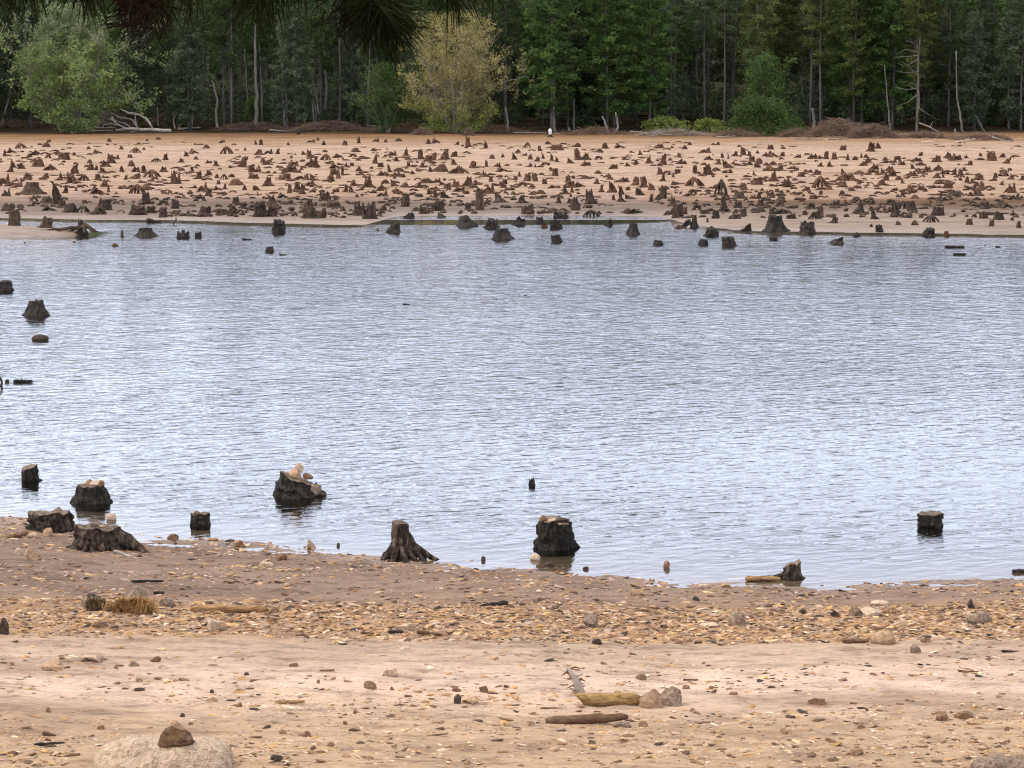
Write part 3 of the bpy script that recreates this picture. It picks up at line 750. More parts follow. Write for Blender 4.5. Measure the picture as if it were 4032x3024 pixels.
T = [(0, '''250 150 130 70 a;595 125 95 55 m;630 65 50 35 s;1420 60 50 45 m;1905 55 35 30 m;2050 35 60 35 m;140 210 110 60 s;65 250 40 70 c;450 235 120 60 s;380 260 60 45 m;800 290 140 80 c;880 300 50 80 c;960 240 50 40 m;1145 155 50 35 m;1270 215 110 45 s;1575 160 45 45 m;1750 205 110 65 a;1865 165 35 30 m;1685 270 70 40 c;475 385 140 105 b;625 275 70 40 s;165 395 70 75 c;285 410 90 60 c;120 455 70 80 c;640 435 150 70 s;1165 340 60 45 m;1490 290 100 50 s;1440 340 100 110 c;980 475 110 105 c;1160 430 80 75 c;1250 430 60 70 c;1350 390 120 80 s;1330 460 80 55 c;1585 455 50 65 c;1700 380 70 75 m;1750 455 90 70 s;1860 465 90 80 c;2030 320 110 45 a;2140 300 60 80 c;2110 455 90 70 s;335 550 120 70 c;580 540 90 70 m;775 565 90 105 c;885 600 50 120 c;950 595 110 85 c;1080 570 110 80 a;1265 540 70 65 b;1630 555 50 55 c;1735 545 130 70 c;1960 520 180 90 a;50 640 130 130 s;220 645 120 55 m;1340 645 150 80 c;990 700 40 60 c;1250 740 140 100 s;1410 715 30 75 c;1770 735 170 110 a;1890 690 120 80 m;390 750 280 145 B;750 870 150 260 L;850 730 60 80 c;60 770 110 80 s;430 840 110 80 a;600 860 190 80 m;790 910 110 90 b;1100 860 70 45 b;1350 950 190 140 b;1890 870 110 150 b;2110 890 130 60 s;85 960 170 100 b;620 960 150 70 s;900 980 170 110 b;1060 980 150 90 a;1250 1010 180 90 c;1780 1015 210 125 b;1950 990 110 90 b;2100 1045 130 125 b'''),
(672, '''660 70 70 35 s;1110 95 40 50 c;1170 100 50 70 b;1525 105 35 35 m;1910 45 40 40 m;1820 70 90 35 s;1980 105 50 50 c;460 150 70 50 a;965 175 40 45 c;300 215 110 55 s;200 250 60 60 c;720 220 130 95 a;1140 235 120 70 s;1270 220 90 55 s;1385 220 60 60 c;1720 230 60 50 c;1800 260 90 80 c;2000 195 60 30 m;2010 300 130 80 a;2150 270 110 50 s;140 330 90 65 c;330 290 50 40 m;490 345 80 40 s;610 375 80 65 c;775 400 50 35 m;920 390 110 120 c;1190 330 60 60 m;1250 360 110 50 s;1390 395 50 30 m;1560 275 40 35 m;1580 380 120 70 s;1690 425 60 50 c;1810 395 180 110 s;2130 410 130 70 s;1540 465 170 80 s;1080 460 150 80 k;280 440 45 45 c;140 435 70 40 m;360 545 90 90 c;480 495 80 60 c;600 530 50 50 m;690 550 80 70 a;790 520 70 45 s;1060 545 140 60 b;1470 550 130 70 c;1700 560 170 70 s;1840 555 70 70 c;2110 540 140 110 s;2060 575 110 50 s;60 610 140 150 k;840 625 160 75 m;620 615 50 50 c;1250 640 130 110 s;1820 640 180 70 c;1540 730 60 110 b;1630 690 70 80 c;1740 690 80 70 c;610 690 100 50 s;700 680 45 65 c;955 690 60 60 c;1110 690 80 60 c;410 720 110 110 s;480 770 90 110 b;370 830 130 60 s;1130 760 30 60 c;1450 790 120 60 s;1310 905 150 150 A;1710 740 80 50 m;2000 830 150 110 b;2165 710 40 50 b;850 870 90 90 b;930 930 90 80 c;2110 920 180 90 b;50 930 120 120 b;60 1000 110 50 m;220 1015 90 70 c;435 1015 130 110 b;650 1010 150 75 b;850 1000 150 100 c;1150 1035 190 180 b;1310 1030 160 120 b;1750 985 170 170 N;1850 1055 260 130 k'''),
(1344, '''35 105 70 55 c;225 80 40 75 c;450 60 70 40 s;580 70 45 40 m;740 55 80 40 m;1125 90 50 50 c;1230 80 90 60 s;1500 100 60 40 c;1640 130 90 110 c;1870 140 50 90 c;190 195 100 50 m;410 180 70 35 m;145 260 90 40 s;650 240 110 50 s;830 245 90 100 c;1030 290 80 110 c;1110 320 100 70 c;1190 300 70 100 b;1330 295 130 120 c;1460 255 90 60 c;430 345 70 115 c;220 305 70 30 m;700 315 60 50 c;870 295 80 35 m;140 380 50 50 b;60 390 60 60 c;510 390 80 60 b;870 380 50 55 b;1030 395 80 60 c;1160 450 60 60 c;1300 450 160 90 m;1465 360 80 75 c;1520 480 220 90 s;1700 405 90 90 b;1880 385 40 75 c;1950 280 60 50 m;2090 265 50 55 c;2020 390 80 50 s;2090 450 130 60 s;640 455 60 90 c;750 445 120 45 m;230 440 80 60 s;15 500 40 110 b;520 505 100 60 s;800 525 60 50 b;690 520 130 60 s;920 480 80 40 c;340 655 170 160 c;150 640 90 70 c;570 610 90 60 a;700 640 80 80 c;810 660 110 65 m;1100 600 170 60 m;1230 590 100 50 s;1010 660 70 70 c;1370 680 90 80 b;1480 650 130 70 c;1640 640 140 110 s;1840 520 110 80 c;1940 580 50 65 b;2060 640 60 50 c;2120 610 60 60 b;60 710 50 80 b;130 720 70 70 c;520 700 110 80 s;710 735 90 75 a;1190 680 90 40 s;1520 710 130 60 s;1770 780 60 110 b;1900 740 140 110 s;1130 745 50 70 c;1225 790 50 90 c;1330 790 120 70 c;2050 850 150 120 c;530 775 120 60 s;200 780 40 40 m;820 905 120 150 b;1790 950 120 230 b;1640 945 100 70 c;210 1020 130 160 k;370 1065 190 190 k;530 960 90 70 m;1190 960 60 110 b;1270 960 110 130 b;20 960 60 60 m;1065 1000 150 90 k;1300 1045 150 60 c;880 1055 170 80 c'''),
(2016, '''200 140 70 70 a;360 180 50 60 c;460 95 70 40 m;590 170 130 80 b;850 130 80 50 m;1210 150 70 60 c;1400 150 120 60 s;1910 150 110 60 s;80 200 60 40 m;30 290 60 80 c;160 240 70 30 s;250 290 60 60 c;330 315 60 50 c;400 280 50 60 c;515 310 60 100 c;580 325 50 60 c;860 300 90 120 c;960 300 120 80 s;760 340 90 60 c;960 380 110 60 s;1120 290 90 40 s;1130 195 80 45 m;1300 285 60 30 m;1460 295 60 40 m;1660 230 70 50 c;1780 345 90 110 c;1960 350 80 120 c;2050 305 50 35 m;2170 250 50 40 c;2170 350 90 60 c;1600 360 60 50 c;1500 380 60 50 c;1310 415 110 60 c;560 505 90 95 b;240 375 50 35 m;300 395 40 40 c;430 370 110 35 s;1120 475 80 40 m;940 540 90 45 m;1280 560 80 75 c;200 570 90 90 b;300 575 80 95 b;50 555 50 40 m;95 515 40 60 c;740 590 90 85 c;420 610 60 70 b;1100 605 90 60 c;1450 590 120 60 s;1600 630 100 100 c;1720 655 90 120 c;1940 490 100 80 c;1960 570 60 90 c;2150 470 80 45 c;2040 490 40 50 c;2090 520 30 50 c;750 660 130 90 s;850 655 150 60 s;690 745 100 100 c;780 720 50 100 c;540 665 150 40 s;130 640 110 45 s;1140 715 80 90 c;1310 720 130 120 c;1420 740 80 90 c;1500 690 60 50 b;1660 760 100 90 c;1790 690 90 90 c;1960 800 120 140 c;2100 620 70 50 m;370 740 110 50 m;20 745 60 40 m;1320 820 40 60 c;1410 840 90 100 c;1530 810 120 60 c;1800 840 60 90 c;1890 820 80 80 c;610 860 50 90 c;820 950 140 160 b;1020 870 150 160 c;740 860 70 60 c;2080 900 120 150 c;2150 1050 130 180 b;2040 1010 100 70 s;120 860 150 70 c;200 1005 180 115 b;1030 1030 200 90 a;1530 995 300 80 c;1130 1000 60 40 c'''),
(2688, '''20 160 70 50 m;90 105 50 40 m;290 210 140 60 s;340 290 110 50 c;460 100 40 40 b;520 270 40 50 c;600 280 30 60 c;680 250 90 60 c;790 240 80 90 c;730 130 40 30 m;870 245 50 60 c;900 315 70 70 b;1140 160 80 60 b;1080 250 100 50 s;1180 260 130 70 s;1290 250 70 50 c;970 215 40 40 m;1300 155 60 30 m;1490 270 80 40 s;1680 285 100 60 s;1720 250 40 40 c;1860 285 60 100 b;1800 285 90 40 s;1970 290 80 80 c;2080 170 70 60 b;2135 300 50 90 c;25 350 50 45 m;280 365 80 35 m;470 355 80 60 c;590 400 110 100 c;660 345 40 30 m;860 365 90 50 c;990 350 90 70 b;980 395 90 60 c;1080 370 70 40 m;1170 365 90 50 m;160 465 60 90 b;330 490 130 115 c;430 435 90 40 m;630 465 50 50 c;1130 440 150 55 m;1260 440 130 60 s;1420 400 60 30 s;1470 430 60 45 s;1590 460 50 40 m;1650 460 60 40 m;1790 385 90 50 c;1910 385 80 80 c;1750 490 120 60 c;1530 515 90 50 c;1160 575 100 115 c;920 490 35 50 c;820 520 50 30 m;970 620 150 90 b;1080 565 80 30 s;1380 655 130 105 c;150 640 200 110 a;510 760 200 190 a;340 740 80 80 c;790 690 110 80 c;130 745 90 60 s;40 770 90 40 s;2080 490 70 70 c;2130 570 200 90 s;1790 660 190 140 a;1610 700 130 50 s;1850 690 190 45 s;2080 650 120 70 c;1030 700 70 40 c;1100 740 60 50 c;1220 715 60 50 b;1170 765 50 50 c;1290 745 80 40 c;1360 720 50 35 m;1480 755 50 35 m;740 800 150 110 b;990 800 70 80 c;900 800 80 50 s;590 800 50 40 c;1690 805 100 60 b;1540 840 80 60 c;1790 750 50 50 b;2070 770 90 80 a;510 970 130 180 c;720 920 110 90 b;620 850 40 30 c;1010 970 150 60 m;1010 900 100 90 c;1160 1000 80 80 b;1300 830 60 50 b;1270 900 90 80 s;300 1000 130 60 b;180 950 110 60 s;430 1065 100 110 b;790 1020 90 100 b;680 1065 130 70 s;1300 1000 200 60 s;1420 1060 140 60 b;1720 1070 150 120 s;1790 1000 50 110 c;1670 940 90 70 s;1970 900 160 70 s;2130 880 100 60 s;1970 1120 100 90 c;1590 1010 60 50 c;30 1000 50 90 b;320 1105 30 60 b'''),
(3360, '''240 190 130 100 c;320 150 90 70 c;25 300 60 50 m;110 265 30 50 c;170 270 60 40 c;190 340 90 80 s;130 370 120 50 s;410 305 60 45 m;440 335 150 35 s;570 330 100 70 s;620 365 90 50 s;870 245 60 45 c;820 320 120 50 s;880 370 110 45 m;1090 330 140 80 s;1220 270 90 60 c;1340 310 150 80 s;1470 275 80 45 c;1510 365 70 50 c;1655 250 40 40 c;1640 300 100 30 s;1800 310 110 110 b;1930 265 90 50 s;1990 345 100 70 c;280 420 100 60 s;260 490 150 60 s;90 485 150 45 m;390 480 90 70 c;470 440 90 60 s;430 565 90 90 c;510 510 90 60 c;590 555 80 45 m;640 600 50 55 c;770 410 60 50 c;750 510 170 60 s;830 450 80 40 m;960 460 100 80 s;1110 440 110 70 s;1160 480 90 50 c;1220 485 60 60 c;1310 490 60 80 c;1380 500 60 70 c;1440 435 70 40 c;1070 530 100 50 c;1165 525 40 40 c;1620 510 80 40 m;1640 560 150 60 s;1480 590 60 70 c;1540 580 40 40 c;1960 510 130 70 a;2050 550 90 70 c;1840 530 60 60 c;2190 560 40 60 b;320 630 170 55 c;1090 605 120 45 c;1230 670 150 80 c;1060 665 130 40 s;890 690 100 60 c;930 710 60 50 b;740 710 80 80 c;760 730 90 60 c;800 800 90 50 m;1590 640 90 60 s;1540 690 120 60 s;1690 680 110 80 c;1920 625 60 50 c;2040 730 130 110 s;1330 770 180 80 b;1640 765 130 70 c;1520 770 70 50 c;680 745 160 30 s;2100 820 120 80 s;1700 830 80 40 c;230 865 100 80 a;60 820 60 40 m;110 1000 110 140 c;270 1070 90 130 c;560 1030 130 170 c;400 970 40 90 c;770 970 110 130 b;650 940 130 100 a;480 880 120 60 s;1000 860 50 60 c;1190 830 150 60 s;1110 1020 180 110 b;1020 1110 190 90 a;880 1050 60 60 b;1310 1030 50 45 c;1500 1140 70 80 b;1690 1060 120 90 b;1900 1080 150 100 b;2090 1020 80 60 s;2060 1085 50 40 b;1790 1160 60 90 b;2140 1180 60 90 b;230 1165 40 40 m;580 1140 60 50 b;800 1140 80 60 m;1680 920 170 70 s;2000 930 170 90 s''')]
FAR = []
for ox, txt in T:
    for e in txt.split(';'):
        x_, y_, w_, h_, t_ = e.split()
        FAR.append((ox + float(x_) * .3038, 540 + float(y_) * .3038, float(w_) * .3038, float(h_) * .3038, t_))
# stumps standing in the far edge of the lake: photo pixels x, base row, width, height
LAKE = '''52 890 55 60 b;290 0 0 0 x;176 899 46 42 b;480 933 14 26 c;572 933 90 34 B;717 939 54 30 k;778 936 32 26 b;452 971 26 14 m;1095 916 70 54 b;1061 993 43 25 b;1546 917 62 46 N;1836 893 80 45 m;1938 899 64 38 b;1974 945 88 44 B;2041 888 58 32 c;2143 896 26 20 m;2192 900 46 32 b;2190 954 50 33 b;2124 878 34 28 b;2204 860 68 30 k;2392 889 30 27 c;2492 924 62 46 B;2594 967 46 22 b;2675 900 30 16 m;2804 930 62 35 b;2768 967 40 26 b;2868 971 66 40 b;3047 947 42 17 b;3291 961 62 30 N;3375 933 35 17 m;3656 930 54 30 c;3726 931 22 24 b;2940 911 48 30 c;3060 914 104 64 B;3180 919 70 45 b;3465 917 40 33 b;2718 896 60 45 s;98 957 10 6 m;292 956 16 7 m;1488 909 10 9 m;3880 968 10 5 m;2300 1164 1 1 x;2070 1166 16 6 m'''
for e in LAKE.split(';'):
    x_, y_, w_, h_, t_ = e.split()
    if t_ != 'x': FAR.append((float(x_), float(y_), float(w_), float(h_), t_ if t_ != 'x' else 'b'))

KIND = {'c': 'pointed', 'b': 'blocky', 'a': 'stilt-rooted', 's': 'sprawling', 'm': 'rounded', 'k': 'jagged-topped', 'B': 'broad flat-topped', 'L': 'tall leaning', 'A': 'antler-topped', 'N': 'slanting'}
ZONES = [(576, 'on the orange sand near the forest'), (622, 'high on the pale flat'), (690, 'midway down the pale flat'),
         (748, 'low on the pale flat'), (862, 'on the grey damp mud')]
MARKS = [(430, 'below the pale green tree'), (740, 'below the white fallen tree'), (1150, 'below the dark pine gap'), (1540, 'left of the tan tree'), (2010, 'below the tan tree'),
         (2330, 'below the white marker'), (2730, 'left of the round green bush'), (3060, 'below the round green bush'), (3400, 'below the brush pile'), (3720, 'below the bare grey snag'), (9999, 'by the right frame edge')]
ORD = ['leftmost', 'second', 'third', 'fourth', 'fifth', 'sixth', 'seventh', 'eighth', 'ninth', 'tenth']

def far_variant(t, i, seed):
    if t in PROT: return PROT[t][i % len(PROT[t])], None
    b = MB(); rg = np.random.RandomState(seed)
    if t == 'B':
        body(b, seed, .25, .40, 1, .15, 8, .5, .08, n=48, rings=10, power=1.9, ridge=.07)
        for k in range(9): root_tube(b, 2 * math.pi * k / 9 + rg.uniform(-.2, .2), .25, rg.uniform(.5, .66), .05, rg, .25, -.04, n=5, m=7)
    elif t == 'L':
        body(b, seed, .16, .42, .8, .1, 5, .4, .5, n=28, rings=12, power=1.0, lean=(-.34, 0), ridge=.16, hollow=.2)
        b.tube([(-.20, 0, .62), (-.36, 0, .80), (-.40, 0, .95), (-.62, .02, 1.02)], [.13, .11, .08, .03], 7, True, .2)
        for k in range(8): root_tube(b, 2 * math.pi * k / 8, .25, rg.uniform(.5, .8), .09, rg, .16, -.04, n=5, m=7)
    elif t == 'A':
        body(b, seed, .12, .40, .72, .1, 5, .4, .4, n=24, rings=8, power=1.2, ridge=.14)
        b.tube([(0, 0, .6), (-.2, 0, .82), (-.42, 0, 1.0)], [.08, .06, .02], 6); b.tube([(0, 0, .6), (.08, 0, .85), (.12, 0, .98)], [.06, .04, .015], 6)
    elif t == 'N':
        body(b, seed, .22, .42, 1, .15, 5, .2, .25, n=26, rings=9, power=1.4, lean=(.16, 0), slope=(.9, 0), ridge=.13)
    v = b.verts(); v[:, 0] -= (v[:, 0].max() + v[:, 0].min()) / 2
    s_ = 1 / (v[:, 0].max() - v[:, 0].min()); v[:, 0] *= s_; v[:, 1] *= s_
    zt = v[:, 2].max(); v[:, 2] = np.where(v[:, 2] > 0, v[:, 2] / zt, v[:, 2]); b.v = [v]
    return b, None

def far_stumps():
    order = sorted(range(len(FAR)), key=lambda i: -FAR[i][2] * FAR[i][3])
    keep = set(order[:280])
    meshes = {}
    rest = MB()
    items = []
    for i in range(len(FAR)):
        px, v, w, h, t = FAR[i]
        x, y, z = P(px, v)
        inwater = float(terrain(x, y)) < 0.005
        k = mpp(y, z); q_ = (.88 if inwater else 1.0) * (1.14 if t in 'cs' else 1.0)
        W_, H_ = w * k * 1.5 * q_, h * k * 1.18 * q_
        rz = rnd.uniform(-.5, .5) if t in 'sNLAB' else rnd.uniform(0, 6.28)
        if inwater: mt = M_bark_wet
        elif v > 765: mt = M_bark_grey
        else: mt = M_bark_dry
        if i not in keep:
            b, _ = far_variant(t, i, 500 + i)
            vv = b.verts().copy(); c_, s_ = math.cos(rz), math.sin(rz)
            X_ = vv[:, 0] * c_ - vv[:, 1] * s_; Y_ = vv[:, 0] * s_ + vv[:, 1] * c_
            vv = np.stack([X_ * W_ + x, Y_ * W_ * .8 + y, vv[:, 2] * H_ + z - .02], -1)
            rest.add(vv, b.f)
            continue
        key = (t, i % len(PROT[t]) if t in PROT else i, mt.name)
        if key not in meshes:
            b, _ = far_variant(t, i, 500 + i)
            meshes[key] = b.build('tree_stump', mt, None)
            o = meshes[key]
        else:
            o = meshes[key].copy(); C.objects.link(o)
        o.location = (x, y + W_ * .3, z - .02)
        o.rotation_euler = (0, 0, rz)
        o.scale = (W_, W_ * .85, H_)
        if t in 'cbmk': o.rotation_euler[1] = rnd.uniform(-.2, .2); o.rotation_euler[0] = rnd.uniform(-.15, .15)
        items.append((o, px, v, w, h, t, inwater))
    # labels
    buckets = {}
    for it in items:
        o, px, v, w, h, t, wat = it
        mark = next(m_ for lim, m_ in MARKS if px < lim)
        if wat: zone = 'in the lake\'s far edge'
        else: zone = next((zz for lim, zz in ZONES if v < lim), ZONES[-1][1])
        buckets.setdefault((KIND[t], zone, mark), []).append(it)
    for (kd, zone, mark), L in buckets.items():
        L.sort(key=lambda a: a[1])
        for j, it in enumerate(L):
            base = '%s stump %s, %s' % (kd, zone, mark)
            if len(L) > 1: base = (('leftmost' if j == 0 else 'rightmost' if j == len(L) - 1 else ORD[j] + ' from left') + ' ' + base)
            tag(it[0], base, 'stump', 'tree stumps dotted over the dried-out far lake bed')
    r = rest.build('small_stumps', M_bark_dry, None)
    tag(r, 'many tiny weathered stumps scattered between the bigger ones on the far flat', 'stumps', kind='stuff')
far_stumps()

# ------------------------------------------------------------------ trees
def leaf_quads(mb, cen, size, rg, asp=.35, flat=0.0):
    """cen: (N,3) leaf centres; one small quad each"""
    N = len(cen)
    d = rg.normal(size=(N, 3)); d[:, 2] *= (1 - flat); d /= np.linalg.norm(d, axis=1)[:, None] + 1e-9
    e = rg.normal(size=(N, 3)); e = np.cross(d, e); e /= np.linalg.norm(e, axis=1)[:, None] + 1e-9
    L = size * rg.uniform(.6, 1.4, (N, 1)); Wd = L * asp
    a = cen - d * L; b = cen + e * Wd; c = cen + d * L; dd = cen - e * Wd
    v = np.stack([a, b, c, dd], 1).reshape(-1, 3)
    f = [(4 * i, 4 * i + 1, 4 * i + 2, 4 * i + 3) for i in range(N)]
    mb.add(v, f)

def pine_parts(seed, h, c0, Rm, nb, dens, droop=.0, tr=.2, top=.55, dead=10, leaf=.24):
    rg = np.random.RandomState(seed)
    t = MB()
    lean = rg.uniform(-.3, .3, 2)
    def axis(z): u = z / h; return np.array([lean[0] * u + .12 * math.sin(u * 7 + seed), lean[1] * u, z])
    zs = np.linspace(-.4, h, 11)
    t.tube([axis(z) for z in zs], [max(.03, tr * (1 - .88 * max(z, 0) / h)) for z in zs], 8, True, .06, seed)
    cr = MB()
    cens = []
    for k in range(nb):
        u = (k + rg.rand()) / nb
        z = c0 + (h - c0) * u ** .9
        prof = (1 - u) ** top * (0.55 + .45 * min(1, u / .25))
        L = Rm * prof * rg.uniform(.55, 1.15) + .25
        a = rg.uniform(0, 6.28)
        up = rg.uniform(-.05, .35) + .35 * u - droop
        p0 = axis(z); d = np.array([math.cos(a), math.sin(a), up])
        pts = [p0 + d * L * q + np.array([0, 0, -.10 * L * q * q + .06 * L * q ** 3]) for q in (0, .35, .7, 1)]
        t.tube(pts, [.05, .035, .025, .01], 3, False)
        m = max(2, int(dens * L))
        for j in range(m):
            q = rg.uniform(.3, 1.05)
            pc = p0 + d * L * q + np.array([0, 0, -.10 * L * q * q])
            pc = pc + rg.normal(size=3) * np.array([.28, .28, .12]) * (.4 + .5 * L / Rm)
            nq = rg.randint(9, 16)
            cens.append(pc + rg.normal(size=(nq, 3)) * np.array([.27, .27, .19]))
    for k in range(dead):
        z = rg.uniform(.15 * h * .5, c0 + 2); a = rg.uniform(0, 6.28); L = rg.uniform(.5, 2.2)
        p0 = axis(z); d = np.array([math.cos(a), math.sin(a), rg.uniform(-.3, .2)])
        t.tube([p0, p0 + d * L * .5, p0 + d * L + np.array([0, 0, -.1 * L])], [.03, .02, .008], 3, False)
    leaf_quads(cr, np.vstack(cens), leaf, rg, .34, .35)
    return t, cr

TREE_PROTO = {}
def tree_proto(key, seed, foliage, trunk, **kw):
    t, c = pine_parts(seed, **kw)
    o1 = t.build('trunk', trunk, None, link=False); o2 = c.build('crown', foliage, None, smooth=False, link=False)
    TREE_PROTO.setdefault(key, []).append((o1, o2))
for i in range(3):
    tree_proto('tall', 11 + i, M_pine, M_trunk_dark, h=24 + i, c0=8 + i, Rm=3.2, nb=60, dens=3.2, dead=24)
    tree_proto('olive', 31 + i, M_pine_olive, M_trunk_dark, h=23 + i, c0=5 + 2 * i, Rm=3.4, nb=70, dens=3.2, dead=18)
    tree_proto('low', 51 + i, M_pine_blue, M_trunk_dark, h=17 + 3 * i, c0=1.6, Rm=3.0, nb=90, dens=2.8, droop=.12, dead=12)
    tree_proto('lush', 71 + i, M_pine_bright, M_trunk_dark, h=21 + 2 * i, c0=2.5, Rm=4.2, nb=120, dens=3.6, top=.45, dead=10, leaf=.26)
    tree_proto('bare', 91 + i, M_pine_blue, M_trunk_dark, h=26, c0=13, Rm=2.6, nb=40, dens=3, dead=36, tr=.17)

def pp(px, y):     # x of photo column px at distance y
    return (px - 2016) * mpp(y, 1.0)

def plant(kind, i, px, y, s=1.0, label=None, cat='tree', group=None, rz=None, name='pine_tree'):
    tr, cr_ = TREE_PROTO[kind][i % 3]
    x = pp(px, y); z = float(terrain(x, y))
    root = empty(name, (x, y, z - .1), rnd.uniform(0, 6.28) if rz is None else rz, label, cat, group)
    root.scale = (s, s, s)
    for q in (tr, cr_):
        c = q.copy(); C.objects.link(c); c.parent = root
    return root

FOREST = []
def zone_kind(px, row):
    r = rnd.random()
    if px < 150: return 'low' if r < .5 else 'lush'
    if px < 900: return ('low' if r < .75 else 'bare') if row < 2 else ('tall' if r < .7 else 'low')
    if px < 1560: return ('bare' if r < .45 else 'low' if r < .75 else 'tall') if row < 2 else 'tall'
    if px < 2020: return 'tall' if r < .5 else 'low'
    if px < 2640: return 'lush' if r < .72 else 'low'
    if px < 2800: return 'bare' if row < 3 else 'tall'
    if px < 3250: return 'olive' if r < .6 else 'bare'
    if px < 3700: return 'olive' if r < .7 else 'lush'
    return 'lush' if r < .55 else 'low'
rows = [(345, 205, .0), (350, 190, .5), (356, 175, .2), (363, 165, .7), (372, 150, .4), (383, 140, .1), (396, 135, .6)]
for r_i, (yy, step, off) in enumerate(rows):
    px = -900 + off * step
    while px < 5000:
        q = px + rnd.uniform(-.3, .3) * step
        px += step
        # front openings for the two leafy trees, the bush and the clearing
        if r_i == 0 and (60 < q < 520 or 1500 < q < 2040 or 2660 < q < 3320): continue
        if r_i == 1 and (2660 < q < 2790): continue
        if r_i == 0 and 520 < q < 1450: yy_ = yy + 5
        else: yy_ = yy
        FOREST.append((q, yy_ + rnd.uniform(-2, 2), r_i, zone_kind(q, r_i)))
KN = {'tall': 'tall high-crowned pine', 'olive': 'olive-green pine', 'low': 'low-branched dark conifer', 'lush': 'dense bright green pine', 'bare': 'slim bare-trunked pine'}
TM = [(120, 'at the left frame edge'), (520, 'behind the pale green tree'), (860, 'above the white fallen tree'), (1500, 'left of the tan tree'), (2040, 'behind the tan tree'), (2660, 'right of the tan tree'), (2820, 'in the dark gap'), (3150, 'behind the round bush'), (3480, 'behind the brush pile'), (3720, 'around the bare grey snag'), (9999, 'at the right frame edge')]
bk = {}
for q, yy, r_i, kd in FOREST:
    mark = next(m for lim, m in TM if q < lim)
    row = 'front rank' if r_i < 2 else 'set deeper'
    bk.setdefault((kd, row, mark), []).append((q, yy, r_i))
ti = 0
for (kd, row, mark), L in bk.items():
    L.sort()
    for j, (q, yy, r_i) in enumerate(L):
        lab = '%s, %s, %s' % (KN[kd], row, mark)
        if len(L) > 1:
            lab = ('leftmost' if j == 0 else 'rightmost' if j == len(L) - 1 else ORD[min(j, 9)]) + ' ' + lab
        ti += 1
        plant(kd, ti, q, yy, rnd.uniform(.88, 1.12), lab, 'tree', 'pines forming the forest wall')

# deep wood behind the ranks: reads as one dark mass
def deep_wood():
    t = MB(); rg = np.random.RandomState(77); cens = []
    for k in range(150):
        x = rg.uniform(-95, 95); y = rg.uniform(402, 425); z = float(terrain(x, y)); h = rg.uniform(20, 27)
        n = 240
        u = rg.rand(n)
        a = rg.uniform(0, 6.28, n); r = 2.8 * (1 - u) ** .5 * rg.uniform(.3, 1, n)
        c0 = 3
        cens.append(np.stack([x + r * np.cos(a), y + r * np.sin(a), z + c0 + (h - c0) * u], -1))
    leaf_quads(t, np.vstack(cens), .75, rg, .6, .2)
    o = t.build('forest', M_pine_blue, None, smooth=False)
    tag(o, 'dark depth of the pine forest behind the front trees', 'forest', kind='stuff')
deep_wood()

def snag(name, label, cat, M, pts, wpx, limbs=(), yoff=0.0, seed=1, group='bare trunks along the forest edge', taper=.45):
    bx, by, bz = P(pts[0][0], pts[0][1], False); by += yoff
    bz = float(terrain(bx, by)); k = mpp(by, bz)
    rg = np.random.RandomState(seed)
    root = empty(name, (pp(pts[0][0], by), by, bz - .1), 0, label, cat, group)
    P3 = [((p[0] - pts[0][0]) * k, rg.uniform(-.1, .1), (pts[0][1] - p[1]) * k) for p in pts]
    # densify
    Q = []
    for a, b in zip(P3[:-1], P3[1:]):
        for i in range(4): Q.append(np.array(a) + (np.array(b) - np.array(a)) * i / 4 + rg.normal(size=3) * wpx * k * .10)
    Q.append(np.array(P3[-1])); m = len(Q)
    t = MB(); t.tube(Q, [wpx * k / 2 * (1.25 if i == 0 else 1) * (1 - (1 - taper) * i / (m - 1)) for i in range(m)], 8, True, .08, seed)
    t.build('trunk', M, root)
    for lb in limbs:
        b = MB(); q = [((p[0] - pts[0][0]) * k, -.15 * i, (pts[0][1] - p[1]) * k) for i, p in enumerate(lb)]
        b.tube(q, np.linspace(wpx * k * .22, wpx * k * .06, len(q)), 5, True, .1, seed)
        b.build('branch', M, root)
    return root
